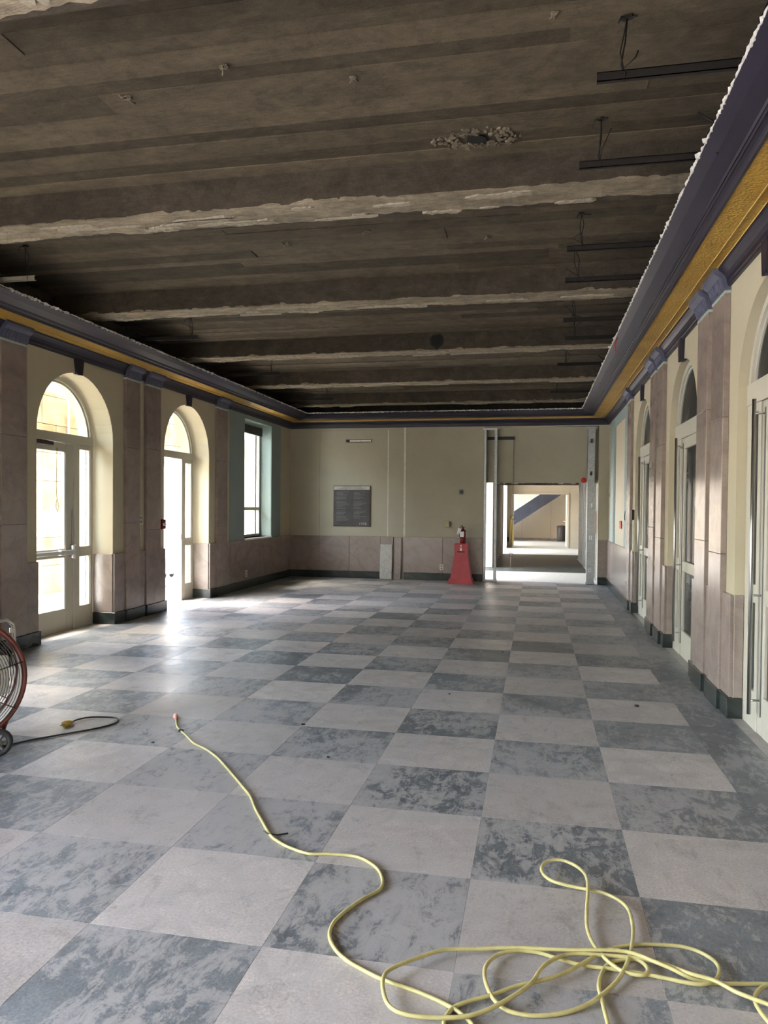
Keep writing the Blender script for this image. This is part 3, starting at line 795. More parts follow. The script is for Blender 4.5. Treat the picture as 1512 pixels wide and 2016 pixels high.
cc = tag(MB().box(-1.3, 1.85, YB+.2, PY+.3, 2.5, 2.9).build('ceiling_corridor', M['corr_wall']), 'low plaster ceiling of the far corridor', 'ceiling', kind='structure')
for k, y in enumerate((16.8, 19.5, 22.4)):
    MB().bbox(CXL, 1.75, y, y+.18, 2.06+.02*k, 2.5, .01).build('dropped_beam', M['corr_wall'], cc)
pw = MB().box(-1.3, -.86, PY, PY+.25, 0, 2.6).box(1.14, 1.85, PY, PY+.25, 0, 2.6).box(-.86, 1.14, PY, PY+.25, 1.945, 2.6)
pw = tag(pw.build('wall_portal', M['portal_wall']), 'pale wall with the wide portal to the stair hall', 'wall', kind='structure')
MB().bbox(-.90, -.85, PY-.03, PY+.28, 0, 1.97, .004).bbox(1.13, 1.18, PY-.03, PY+.28, 0, 1.97, .004).bbox(-.90, 1.18, PY-.03, PY+.28, 1.93, 1.99, .004).build('portal_frame', M['portal_wall'], pw)
hw_ = MB().box(-5.5, 6, HY, HY+.2, 0, 6).box(5.8, 6, PY+.3, HY, 0, 6).box(-5.5, -1.3, PY+.1, PY+.3, 0, 6).box(1.85, 6, PY+.1, PY+.3, 0, 6).box(-1.3, 1.85, PY+.1, PY+.3, 2.6, 6)
hall = tag(hw_.build('wall_hall', M['hall_wall']), 'cream wall under the staircase at the far end', 'wall', kind='structure')
MB().bbox(-5.5, 6, HY-.02, HY, 0, .09, .004).build('skirting', M['corr_wall'], hall)
for xx in (-.62, .66): MB().box(xx, xx+.012, HY-.003, HY, .1, 2.1 if xx > 0 else 1.0).build('wall_seam', M['corr_wall'], hall)
tag(MB().box(-5.7, 6, PY+.1, HY+.2, 5.8, 6).build('ceiling_hall', M['hall_wall']), 'high ceiling over the stair hall', 'ceiling', kind='structure')
tag(MB().box(-5.7, -5.5, PY+.1, HY+.2, 0, .6).box(-5.7, -5.5, PY+.1, HY+.2, 3.2, 6).build('wall_hall_left', M['hall_wall']), 'hall wall with an unseen opening added for daylight, left of the staircase', 'wall', kind='structure')  # unseen opening, added and sized to light the stair hall
tag(MB().box(-3.3, CXL-.15, YB+.2, PY+.1, 2.62, 2.9).build('ceiling_side_shade', M['added_overhang']), 'unseen overhang added outside the corridor openings to cut skylight', 'ceiling', kind='structure')  # unseen roof, added to limit skylight into the corridor
st = empty('staircase', 'navy staircase with white balusters beyond the far portal', 'staircase', loc=(0, 32.6, 0))
sl = (1.94-.688)/(.887+.946)
zl = lambda x: (.688+sl*(x+.946))*.98
MB().prism([(-3.0, zl(-3.0)), (2.6, zl(2.6)), (2.6, zl(2.6)+.60), (-3.0, zl(-3.0)+.60)], 'y', 0, .06).build('stringer', M['navy'], st)
MB().prism([(-3.0, zl(-3.0)), (2.6, zl(2.6)), (2.6, zl(2.6)+.60), (-3.0, zl(-3.0)+.60)], 'y', 1.3, 1.36).build('stringer', M['navy'], st)
tm = MB()
for k in range(20):
    x = -2.9+.28*k; zz = zl(x)+.36; tm.box(x, x+.30, .06, 1.3, zz, zz+.04).box(x, x+.02, .06, 1.3, zz-.17, zz)
tm.build('treads', M['navy'], st)
bar = MB().tube([(0, .03, 0), (0, .03, .95)], .013, 6).mesh('baluster', M['white'])
for k in range(44):
    x = -2.9+.125*k; mk('baluster', bar, st, (x, 0, zl(x)+.58))
MB().tube([(-3.0, .03, zl(-3)+1.53), (2.6, .03, zl(2.6)+1.53)], .025, 8).build('handrail', M['white'], st)
MB().tube([(-3.0, .03, zl(-3)+.63), (2.6, .03, zl(2.6)+.63)], .03, 8).build('bottom_rail', M['white'], st)
tb = empty('trash_can', 'dark brown round trash can under the staircase', 'trash can', loc=(1.10, 33.3, 0))
MB().lathe([(.17, 0), (.19, .02), (.195, .60), (.19, .61)], (0, 0, 0), 24).build('body', M['brown'], tb)
MB().lathe([(.198, .60), (.20, .66), (.15, .68), (.05, .69)], (0, 0, 0), 24).build('lid', M['brown'], tb)
# open leaves of the portal
for sx, lb in ((-1, 'left'), (1, 'right')):
    d = empty('portal_door', 'pale door leaf standing open on the %s side of the far portal' % lb, 'door', 'open leaves of the far portal', loc=((-.84 if sx < 0 else 1.12), PY+.27, 0))
    MB().bbox(-.025, .025, 0, .95, .01, 1.92, .004).build('leaf', M['frame'], d)
    MB().tube([(.03*-sx, .1, .95), (.09*-sx, .1, .95), (.09*-sx, .8, .95), (.03*-sx, .8, .95)], .018, 8).build('push_bar', M['steel'], d)
# yellow strap hanging by the portal
ys = empty('yellow_strap', 'yellow strap with black buckle hanging beside the far portal', 'strap', loc=(-.87, PY-.09, 0))
s_ = MB()
for dx in (-.05, .03): s_.tube([(dx*.3, 0, 1.05), (dx*.8, .0, .8), (dx, 0, .45), (dx*1.2, 0, .05)], .022, 6)
s_.build('webbing', M['plug_yellow'], ys)
MB().lathe([(.02, -.015), (.085, -.015), (.085, .015), (.02, .015)], (-.13, -.0, .28), 16, 'y').build('buckle', M['black'], ys)

# ---- metal studs
def stud_mesh(w, d, h, flip=1, holes=False):
    t = .004; m = MB()
    m.box(0, w, 0, t, 0, h) if not holes else None
    if holes:
        z = 0; k = 0
        hz = [(.22, .30), (.82, .90), (1.42, 1.50), (2.02, 2.10), (2.62, 2.70)]
        zz = 0
        for a, b in hz+[(h, h)]:
            m.box(0, w, 0, t, zz, a)
            if b > a: m.box(0, w*.33, 0, t, a, b); m.box(w*.67, w, 0, t, a, b)
            zz = b
    m.box(0, t, 0, d, 0, h).box(w-t, w, 0, d, 0, h).box(0, .012, d-t, d, 0, h).box(w-.012, w, d-t, d, 0, h)
    return m
HS = ZC-.028
for x, w_, lb in ((-.982, .045, 'galvanised stud at the left edge of the broken doorway'), (-.785, .052, 'galvanised stud just inside the left edge of the doorway')):
    o = tag(stud_mesh(w_, .09, HS-.048).build('metal_stud', M['galv']), lb, 'stud', 'studs framing the doorway'); o.location = (x, YB-.02, .012)
o = tag(stud_mesh(.135, .09, HS-.048, holes=True).build('metal_stud', M['galv']), 'wide punched galvanised stud at the right of the doorway', 'stud', 'studs framing the doorway'); o.location = (.93, YB-.02, .012)
def track(x0, x1, z, up_):
    m = MB().box(x0, x1, YB-.024, YB+.074, z, z+.004).box(x0, x1, YB-.024, YB-.020, z, z+up_*.032).box(x0, x1, YB+.070, YB+.074, z, z+up_*.032)
    return m
tag(track(-1.0, -.72, .004, 1).build('floor_track', M['galv']), 'galvanised floor track under the left doorway studs', 'track')
tag(track(-1.01, -.70, HS-.006, -1).build('head_track', M['galv']), 'galvanised head track above the left doorway studs', 'track')
tag(track(.90, 1.10, HS-.006, -1).build('head_track', M['galv']), 'galvanised head track above the right doorway stud', 'track')
tag(track(.92, 1.08, .004, 1).build('floor_track', M['galv']), 'galvanised floor track under the right doorway stud', 'track')
sm = stud_mesh(.04, .09, 2.3).mesh('corridor_stud', M['galv'])
for k in range(11):
    o = mk('metal_stud', sm, None, (CXR, YB+.75+.61*k, 0)); 
    tag(o, ORD[k]+' galvanised stud from the doorway along the right of the far corridor', 'stud', 'studs along the far corridor')
tag(MB().box(CXR-.01, CXR+.05, YB+.5, 21.6, -.003, .004).build('floor_track', M['galv']), 'floor track under the stud row in the far corridor', 'track')
o = tag(MB().bbox(0, .02, 0, .05, 0, .42, .002).build('jamb_offcut', M['plug_pink']), 'narrow orange strip beside the right doorway stud', 'wood strip'); o.location = (1.085, YB+.06, .95)
tag(MB().lathe([(.005, -.004), (.045, -.003), (.05, 0), (.005, .001)], (.872, YB+.108, 1.945), 16, 'y').build('paint_spot', M['red_bright']), 'red sprayed spot at the corner of the doorway header', 'paint mark')
# dangling wires in the doorway
dw = empty('dangling_wire', 'thin wire with loops hanging from the header slot in the doorway', 'wire', loc=(-.425, YB+.09, 0))
def ring(c, r, n=14): return [(c[0]+r*math.cos(2*PI*i/n), c[1], c[2]+r*math.sin(2*PI*i/n)) for i in range(n)]
MB().tube([(0, 0, 2.72), (-.003, 0, 2.2), (-.01, 0, 1.5), (-.012, 0, 1.27)], .003, 5).build('upper_wire', M['wire'], dw)
MB().tube(ring((-.012, 0, 1.235), .04), .004, 5, True).build('loop', M['wire'], dw)
MB().tube([(-.012, 0, 1.195), (-.02, 0, .9), (-.035, 0, .56)], .003, 5).build('lower_wire', M['wire'], dw)
MB().tube(ring((-.035, 0, .52), .036), .004, 5, True).build('loop', M['wire'], dw)
MB().tube([(-.035, 0, .484), (-.04, 0, .40), (-.043, 0, .27)], .006, 5).build('hook_end', M['ivory'], dw)

# ================================================================== CEILING HANGERS
def hanger(x0, x1, y, z, label, mat='rust_steel', wires=(.11,)):
    h = empty('ceiling_channel', label, 'channel', 'steel channels left hanging from the slab', loc=(0, 0, 0))
    MB().box(x0, x1, y-.011, y+.011, z-.02, z-.016).box(x0, x1, y-.011, y-.008, z-.02, z+.02).box(x0, x1, y-.011, y+.011, z+.016, z+.02).build('channel', M[mat], h)
    for wdx in wires:
        xx = x0+wdx; m = MB()
        q = lambda v: random.uniform(-v, v)
        tx, ty = xx-.012+q(.03), y+.01+q(.02)
        m.tube([(xx, y, z-.025), (xx+.006, y-.016, z), (xx, y, z+.03), (xx-.004+q(.012), y+q(.01), z+.10), (xx+q(.015), y, z+.17), (tx, ty, ZS-.01)], .0032, 5)
        m.tube([(xx+.004, y-.005, z-.02), (xx-.01, y, z+.05), (tx+q(.01), ty, z+.15), (tx, ty, ZS-.012), (tx-.04+q(.02), ty-.02, ZS-.02+q(.008)), (tx-.05+q(.03), ty-.02, ZS-.05+q(.02))], .0035, 5)
        m.tube([(tx, ty, ZS-.012), (tx+.02+q(.02), ty-.01, ZS-.015), (tx+.05+q(.02), ty-.03, ZS-.03+q(.015))], .0045, 5)
        m.tube([(xx, y, z+.03), (xx-.03+q(.08), y-.02, z+.08+q(.04)), (xx-.02+q(.12), y-.04+q(.05), z+.14+q(.05))], .003, 5)
        m.prism([(tx+.028*math.cos(b)*random.uniform(.5, 1.2), ty+.02*math.sin(b)*random.uniform(.5, 1.2)) for b in [2*PI*i/7 for i in range(7)]], 'z', ZS-.014, ZS)
        m.build('tie_wire', M['wire'], h)
    return h
HX = XR-.30
for k, (x0, y, lb) in enumerate(((.236, 3.376, 'nearest black steel channel hanging over the right wall side'), (.208, 4.21, 'rusty red-brown channel in front of the nearest beam'), (.196, 5.53, 'black channel just beyond the nearest beam'), (.21, 6.28, 'black channel in front of the second beam'), (.244, 7.59, 'short-wired channel just beyond the second beam'), (.289, 8.40, 'black channel in front of the third beam'), (.25, 9.9, 'dark channel between third and fourth beams'), (.20, 12.2, 'farthest dark channel on the right, beyond the fourth beam'))):
    hanger(x0, HX, y, 3.27, lb)
hanger(XL+.25, -4.05, 5.43, 3.262, 'pale bare steel channel end over the left wall', 'light_channel', (.50,))
hanger(XL+.25, -3.75, 7.8, 3.30, 'dark channel over the left wall beyond the second beam', 'rust_steel', (.8,))
hanger(XL+.25, -3.60, 10.1, 3.30, 'dark channel over the left wall beyond the third beam', 'rust_steel', (.9,))
hanger(XL+.25, -3.50, 12.6, 3.30, 'dark channel over the left wall before the farthest beam', 'rust_steel', (1.0,))
# holes, lumps and wire stubs in the slab
def spall(x, y, z, r, seed, up=True):
    root = bpy.data.objects.new('broken_patch', None); C.objects.link(root); root.parent = ceiling
    rnd = random.Random(seed); m = MB()
    for q in range(150):
        a = rnd.uniform(0, 2*PI); d = r*(rnd.uniform(.35, 1.0)**.8); s_ = r*rnd.uniform(.03, .11)
        cx, cy = x+d*math.cos(a)*1.7, y+d*math.sin(a)*.8
        pts = [(cx+s_*math.cos(b+a)*rnd.uniform(.4, 1.5), cy+s_*math.sin(b+a)*rnd.uniform(.4, 1.5)) for b in [2*PI*i/5 for i in range(5)]]
        m.prism(pts, 'z', z-s_*rnd.uniform(.2, .9), z+.005)
    m.build('rubble_rim', M['rough_concrete'], root)['kind'] = 'stuff'
    pts = [(x+r*.42*math.cos(b)*rnd.uniform(.7, 1.2), y+r*.30*math.sin(b)*rnd.uniform(.7, 1.2)) for b in [2*PI*i/11 for i in range(11)]]
    MB().prism(pts, 'z', z-.006, z).build('dark_hole', M['void'], root)
spall(-.36, 4.33, ZS-.002, .15, 3)
# punched hole in the face of the third beam
rnd = random.Random(5)
hp = [(-1.21+.07*math.cos(b)*rnd.uniform(.75, 1.2), 3.43+.075*math.sin(b)*rnd.uniform(.8, 1.2)) for b in [2*PI*i/12 for i in range(12)]]
MB().prism(hp, 'y', beams_y[5]-.004, beams_y[5]).build('dark_hole', M['void'], ceiling)
MB().prism([(p[0]*1.0+(p[0]+1.21)*.25, p[1]+(p[1]-3.43)*.2) for p in hp], 'y', beams_y[5]-.002, beams_y[5]+.001).build('chipped_rim', M['rust_steel'], ceiling)
def stub(x, y, z, s_):
    m = MB()
    for q in range(4):
        a = random.uniform(0, 2*PI); m.tube([(x, y, z), (x+s_*.5*math.cos(a), y+s_*.5*math.sin(a), z-s_*.5), (x+s_*1.0*math.cos(a), y+s_*math.sin(a), z-s_*random.uniform(.1, .7))], .004, 5)
    pts = [(x+s_*.7*math.cos(b)*random.uniform(.6, 1.1), y+s_*.4*math.sin(b)*random.uniform(.6, 1.1)) for b in [2*PI*i/9 for i in range(9)]]
    m.prism(pts, 'z', z-.012, z+.004)
    m.build('wire_stub', M['rough_concrete'], ceiling)
for x, y in ((-.912, 3.60), (-1.508, 3.40), (-2.114, 3.56), (-.1, 3.15), (.05, 3.3), (-1.3, 5.6), (-2.0, 5.75), (-.4, 5.9), (-2.9, 5.2)): stub(x, y, ZS, random.uniform(.025, .045))
for k in range(11):
    x = -4.1+.46*k
    tag(MB().tube([(x, YB-.30, 3.18), (x+.03, YB-.36, 3.26), (x-.06, YB-.30, 3.42)], .004, 5).build('bent_tie_wire', M['wire']), ORD[k]+' bent tie wire from the left behind the end wall cornice', 'wire', 'tie wires along the end wall cornice')
for k, y in enumerate((3.05, 3.95, 9.3, 9.9, 10.8, 11.6)):
    tag(MB().tube([(.86, y, 3.16), (.80, y+.02, 3.25), (.83, y-.02, 3.31), (.76, y, 3.37)], .006, 5).build('bent_tie_wire', M['wire']), ORD[k]+' nearest bent tie wire sticking up over the right cornice edge', 'wire', 'tie wires along the right cornice')
tag(MB().tube([(.80, 8.0, 3.17), (.775, 8.0, 3.10), (.79, 8.02, 3.02)], .006, 5).build('red_string', M['red_bright']), 'short red string hanging from the right cornice edge', 'string')

# ================================================================== WALL FITTINGS
pq = empty('wall_plaque', 'grey engraved building plaque with pale heading on the end wall', 'plaque', loc=(-3.575, YB, 0))
MB().bbox(-.374, .380, -.026, 0, 1.022, 1.828, .002).build('backing_edge', M['letter_dark'], pq)
MB().bbox(-.366, .366, -.03, 0, 1.03, 1.745, .004).build('panel', M['plaque'], pq)
MB().bbox(-.366, .366, -.032, 0, 1.747, 1.82, .003).build('heading_band', M['plaque_head'], pq)
def text(body, size, x, y, z, mat, parent, align='CENTER', rot=(PI/2, 0, 0), ext=.0012, name='lettering', sx=1.0):
    c = bpy.data.curves.new(name, 'FONT'); c.body = body; c.size = size; c.extrude = ext; c.align_x = align; c.space_character = 1.05
    tmp = bpy.data.objects.new('tmp', c); C.objects.link(tmp); bpy.context.view_layer.update()
    me = bpy.data.meshes.new_from_object(tmp.evaluated_get(bpy.context.evaluated_depsgraph_get())); bpy.data.objects.remove(tmp)
    me.materials.clear(); me.materials.append(mat); me.name = name
    o = mk(name, me, parent, (x, y, z)); o.rotation_euler = rot; o.scale = (sx, 1, 1); return o
text('HUMANITIES BUILDING', .036, 0, -.0325, 1.789, M['letter_dark'], pq)
text('TENNESSEE STATE UNIVERSITY', .036, 0, -.0325, 1.756, M['letter_dark'], pq)
text('1998', .070, .225, -.0305, 1.052, M['letter_light'], pq, sx=1.15)
ln = MB()   # engraved columns of names, too small to read in the photo: fine raised rules
rr = random.Random(2)
for q in range(22):
    z = 1.70-.027*q
    if q in (6, 13): continue
    for x0, wmax in ((-.31, .26), (.04, .26)):
        if q > 19 and x0 > 0: continue
        ln.box(x0, x0+wmax*rr.uniform(.45, 1), -.0306, -.030, z, z+.007)
ln.build('engraved_lines', M['grey'], pq)
sl_ = empty('wall_slot_light', 'narrow recessed slot with white lens high on the end wall', 'light fitting', loc=(-3.44, YB, 2.713))
MB().box(-.275, .275, -.004, 0, -.034, -.026).box(-.275, .275, -.004, 0, .026, .034).box(-.275, -.262, -.004, 0, -.03, .03).box(.262, .275, -.004, 0, -.03, .03).build('frame', M['corr_wall'], sl_)
MB().box(-.262, .262, -.002, 0, -.026, .026).build('recess', M['black'], sl_)
MB().bbox(-.19, .02, -.006, 0, -.016, .016, .003).bbox(.026, .245, -.006, 0, -.016, .016, .003).build('lens', M['tube_white'], sl_)
ts = empty('wall_control', 'small dark grey control box on the end wall', 'control box', loc=(-1.408, YB, 1.713))
MB().bbox(-.036, .036, -.025, 0, -.045, .045, .005).build('case', M['grey'], ts); MB().bbox(-.02, .02, -.03, -.02, -.02, .02, .003).build('screen', M['black'], ts)
hs = empty('alarm_sounder', 'yellowed square alarm sounder on the end wall above the red stand', 'alarm', loc=(-1.66, YB, 1.09))
MB().bbox(-.06, .03, -.05, 0, -.06, .06, .006).build('case', M['brass'], hs); MB().bbox(.03, .065, -.035, 0, -.05, .05, .01).build('strobe', M['grey'], hs)
def plate(name, label, cat, mat, w, h, wall, u, z, extra=None, slots=True):
    r_ = empty(name, label, cat)
    if wall == 'B':
        r_.location = (u, YB-T_W, z); MB().bbox(-w/2, w/2, -.008, 0, -h/2, h/2, .003).build('plate', M[mat], r_)
        if slots:
            for dz in (-h*.2, h*.2): MB().bbox(-w*.22, w*.22, -.011, -.007, dz-h*.12, dz+h*.12, .002).build('socket', M['grey'], r_)
    else:
        s_ = 1 if wall == 'L' else -1; r_.location = ((XL if s_ > 0 else XR)+s_*(extra or 0), u, z)
        MB().bbox(0, s_*.008, -w/2, w/2, -h/2, h/2, .003).build('plate', M[mat], r_)
        if slots:
            for dz in (-h*.2, h*.2): MB().bbox(s_*.007, s_*.012, -w*.2, w*.2, dz-h*.12, dz+h*.12, .002).build('socket', M['grey'], r_)
    return r_
plate('wall_outlet', 'ivory outlet low on the pink wainscot left of the red stand', 'outlet', 'ivory', .075, .115, 'B', -1.775, .255)
plate('wall_outlet', 'ivory outlet on the wainscot under the tall narrow window', 'outlet', 'ivory', .075, .115, 'L', 11.95, .25, T_W)
plate('light_switch', 'ivory switch plate between the two left pilasters', 'switch', 'ivory', .12, .13, 'L', 8.53, 1.22, 0)
plate('door_switch', 'small white switch plate by the nearest right pilaster pair', 'switch', 'white', .06, .10, 'R', 8.60, 1.62, .0)
fa = empty('fire_alarm_pull', 'red fire alarm pull beside the open doorway', 'fire alarm', loc=(XL, 9.05, 1.155))
MB().bbox(0, .05, -.05, .05, -.065, .065, .008).build('case', M['red_paint'], fa); MB().bbox(.045, .062, -.035, .035, -.02, .015, .004).build('handle', M['white'], fa)
kp = empty('card_reader', 'black card reader with white conduit beside the farthest right door', 'card reader', loc=(XR, 10.62, 1.33))
MB().bbox(-.04, 0, -.04, .04, -.07, .07, .006).build('case', M['black'], kp); MB().bbox(-.02, 0, -.012, .012, -.48, -.07, .003).build('conduit', M['white'], kp); MB().bbox(-.03, 0, -.03, .03, -.62, -.48, .004).build('lower_box', M['ivory'], kp)
tag(MB().bbox(XR-.018, XR-.012, 12.05, 12.28, 1.10, 1.22, .001).build('orange_notice', M['orange']), 'orange-red paper notice on the right wall near the end', 'notice')
tag(MB().lathe([(.01, -.006), (.03, -.005), (.035, 0), (.01, .001)], (XR-.022, 13.9, 1.66), 12, 'x').build('cable_grommet', M['grey']), 'small grey round cable grommet near the right back corner', 'grommet')
tag(MB().tube([(XR-.014, 11.55, 1.38), (XR-.02, 11.56, 1.30), (XR-.014, 11.58, 1.24)], .005, 5).build('wire_end', M['wire']), 'short wire end poking from the blind panel on the right', 'wire')
tag(MB().tube([(XDL+.03, 7.18, 2.02), (XDL+.03, 7.17, 1.6), (XDL+.03, 7.18, 1.47), (XDL+.03, 7.21, 1.38), (XDL+.03, 7.19, 1.33), (XDL+.03, 7.16, 1.38), (XDL+.03, 7.18, 1.47)], .003, 5).build('hanging_wire', M['wire']), 'looped thin wire hanging from the closer of the closed left door', 'wire')

# leaning slabs at the end wall
def lean(name, label, cat, mat, x0, x1, h, t, tilt, gap, skew=0):
    o = tag(MB().bbox(0, x1-x0, -t, 0, 0, h, .003).build(name, M[mat]), label, cat)
    o.location = (x0, YB-T_W-gap, .002); o.rotation_euler = (-tilt, skew, 0); return o
sb = lean('marble_offcut', 'white streaked marble offcut leaning on the end wall', 'marble slab', 'slab', -2.985, -2.745, .68, .025, math.radians(3.2), .045)
gl = MB()
rr = random.Random(9)
for cz in (.10, .17, .27, .36, .45, .52, .60):
    cx = .12+rr.uniform(-.06, .06); r_ = rr.uniform(.03, .065)
    gl.prism([(cx+r_*math.cos(b)*rr.uniform(.6, 1.3), cz+r_*math.sin(b)*rr.uniform(.6, 1.3)) for b in [2*PI*i/9 for i in range(9)]], 'y', -.031, -.024)
gl.build('mortar_patch', M['white_plaster'], sb)
lean('wainscot_offcut', 'loose pink wainscot strip leaning on the end wall', 'marble slab', 'pink', -2.715, -2.575, ZW-.01, .015, math.radians(1.0), .012, math.radians(.8))

# red stand with extinguisher
cs = empty('extinguisher_stand', 'red flared plastic fire extinguisher stand before the end wall', 'stand', loc=(-1.352, 13.85, 0))
def frustum(mb, w0, d0, z0, w1, d1, z1):
    v = [(-w0, -d0, z0), (w0, -d0, z0), (w0, d0, z0), (-w0, d0, z0), (-w1, -d1, z1), (w1, -d1, z1), (w1, d1, z1), (-w1, d1, z1)]
    mb.add(v, [(0,3,2,1),(4,5,6,7),(0,1,5,4),(1,2,6,5),(2,3,7,6),(3,0,4,7)])
b_ = MB(); frustum(b_, .19, .17, .09, .128, .12, .50); frustum(b_, .128, .12, .50, .118, .115, .56); frustum(b_, .118, .115, .56, .122, .118, .735); frustum(b_, .112, .108, .735, .112, .108, .742)
b_.build('body', M['red_plastic'], cs)
b_ = MB(); frustum(b_, .232, .205, 0, .200, .178, .10); b_.build('foot', M['red_plastic'], cs)
b_ = MB()
for sx in (-1, 1): MB().prism([(sx*.10, .003), (sx*.235, .003), (sx*.205, .102), (sx*.12, .102)], 'y', -.212, -.16).build('foot_lug', M['red_plastic'], cs)
MB().bbox(-.065, .075, -.119, -.110, .583, .60, .002).build('hand_slot', M['black'], cs)
ic = MB().box(-.014, .016, -.1235, -.116, .61, .668).prism([(-.018, .70), (.022, .70), (.002, .722)], 'y', -.1235, -.116).box(-.003, .007, -.1235, -.116, .676, .702)
ic.build('pictogram', M['white'], cs)
sc_ = MB()
for x, z, w_ in ((.045, .52, .03), (.05, .49, .035), (.02, .37, .01), (.0, .05, .02)): sc_.prism([(x, z), (x+.006, z-.003), (x+w_, z+w_*.8), (x+w_-.006, z+w_*.8)], 'y', -.172 if z < .1 else -.16, -.10)
ex = empty('fire_extinguisher', 'dark red fire extinguisher with white tag standing on the red stand', 'extinguisher', loc=(-1.325, 13.85, .742))
MB().lathe([(.05, 0), (.057, .006), (.057, .22), (.05, .245), (.03, .262), (.018, .27)], (0, 0, 0), 20).build('cylinder', M['red_paint'], ex)
MB().bbox(-.05, .02, -.059, -.045, .125, .225, .002).build('label_panel', M['white'], ex)
vm = MB().lathe([(.018, .265), (.02, .285), (.014, .30)], (0, 0, 0), 12); vm.bbox(-.07, .03, -.01, .01, .298, .308, .003); vm.tube([(.0, 0, .30), (-.02, 0, .335), (-.045, 0, .33)], .009, 6)
vm.build('valve', M['black'], ex)
tg_ = MB().bbox(-.03, .03, -.002, 0, -.12, 0, .001).build('inspection_tag', M['white'], ex); tg_.location = (-.06, -.05, .285); tg_.rotation_euler = (.15, .25, 0)
MB().tube([(-.04, -.02, .29), (-.075, -.03, .24), (-.062, -.04, .12)], .008, 6).build('hose', M['black'], ex)

# ================================================================== DRUM FAN
FR = .345
fan = empty('drum_fan', 'large red drum fan with spiral wire guard at the left edge', 'fan', loc=(-3.155, 3.54, 0))
fan.rotation_euler = (0, 0, math.radians(46))       # front faces local -Y
cz, dep = .425, .20
def circ(r, y, n=56): return [(r*math.cos(2*PI*i/n), y, cz+r*math.sin(2*PI*i/n)) for i in range(n)]
MB().tube(circ(FR, -dep/2), .015, 8, True).build('front_rim', M['fan_red'], fan)
MB().tube(circ(FR-.004, dep/2), .014, 8, True).build('rear_rim', M['fan_red'], fan)
dm = MB(); n = 56
A, B_ = circ(FR-.004, -dep/2, n), circ(FR-.008, dep/2, n)
dm.strip(A+[A[0]], B_+[B_[0]], True); A2, B2 = circ(FR+.006, -dep/2, n), circ(FR+.003, dep/2, n); dm.strip(A2+[A2[0]], B2+[B2[0]], True)
dm.build('drum', M['fan_white'], fan)
for yy, nm in ((-dep/2-.012, 'front_guard'), (dep/2+.008, 'rear_guard')):
    g = MB()
    for q in range(20):
        r_ = .065+(FR-.08)*q/19; s_ = 1 if yy < 0 else -1
        g.tube(circ(r_, yy-s_*.03*(1-(r_/FR)**2), 44), .0022, 5, True)
    go = g.build(nm, M['fan_wire'], fan)
    for a in range(8):
        an = a*PI/4+.25; s_ = 1 if yy < 0 else -1
        MB().tube([((.05+(FR-.05)*t)*math.cos(an), yy-s_*(.033*(1-t*t)+.004), cz+(.05+(FR-.05)*t)*math.sin(an)) for t in (0, .25, .5, .75, 1)], .0035, 5).build('guard_strut', M['fan_red'] if a % 4 else M['black'], go)
MB().lathe([(.01, -.155), (.06, -.15), (.065, -.14), (.065, -.13), (.02, -.125)], (0, 0, cz), 20, 'y').build('hub_badge', M['fan_red'], fan)
MB().lathe([(.02, -.02), (.075, -.015), (.08, .0), (.08, .10), (.05, .11)], (0, 0, cz), 20, 'y').build('motor', M['black'], fan)
for k in range(3):
    a0 = k*2*PI/3; m = MB(); A, B_ = [], []
    for t in range(7):
        r_ = .06+.235*t/6; tw = .55-.25*t/6; wd = .25+.25*math.sin(PI*t/7)
        A.append((r_*math.cos(a0-wd), -.02-.05*tw, cz+r_*math.sin(a0-wd))); B_.append((r_*math.cos(a0+wd), -.02+.09*tw, cz+r_*math.sin(a0+wd)))
    m.strip(A, B_, True); m.strip([(p[0], p[1]+.003, p[2]) for p in A], [(p[0], p[1]+.003, p[2]) for p in B_], True)
    m.build('blade', M['galv'], fan)
cr = MB()
for sx in (-1, 1):
    cr.tube([(sx*.20, -.13, .079), (sx*.24, .0, .07), (sx*.24, .15, .03)], .012, 8); cr.tube([(sx*.24, .02, .07), (sx*(FR+.018)*.8, .02, cz-.21)], .012, 8)
cr.tube([(-.24, .02, .07), (.24, .02, .07)], .011, 8); cr.tube([(-.24, .15, .03), (.24, .15, .03)], .011, 8)
for sx in (-1, 1): cr.lathe([(.012, 0), (.016, .004), (.014, .03)], (sx*.24, .15, 0), 10)
cr.build('cart_frame', M['fan_red'], fan)
hd = MB().tube([(FR-.02, .12, cz+.03), (FR-.02, .15, .64), (FR-.025, .15, .685), (FR-.06, .15, .715), (FR-.10, .15, .71), (.0, .15, .63), (-FR+.10, .15, .71), (-FR+.06, .15, .715), (-FR+.025, .15, .685), (-FR+.02, .15, .64), (-FR+.02, .12, cz+.03)], .011, 8)
hd.build('handle', M['steel'], fan)
for sx in (-1, 1):
    MB().bbox(sx*FR-.03*sx-.014, sx*FR-.03*sx+.014, .135, .165, .635, .665, .003).build('handle_clip', M['galv'], fan)
    wh = MB(); wx = sx*.20
    wh.tube([(wx+.062*math.cos(2*PI*i/28), -.155, .079+.062*math.sin(2*PI*i/28)) for i in range(28)], .0165, 8, True)
    wo_ = wh.build('wheel', M['tyre'], fan)
    hb_ = MB().lathe([(.004, -.02), (.024, -.018), (.024, .018), (.004, .02)], (wx, -.155, .079), 14, 'y')
    for k in range(6):
        a = k*PI/3; hb_.tube([(wx+.018*math.cos(a), -.155, .079+.018*math.sin(a)), (wx+.055*math.cos(a), -.155, .079+.055*math.sin(a))], .008, 6)
    hb_.build('spoked_hub', M['grey'], wo_)

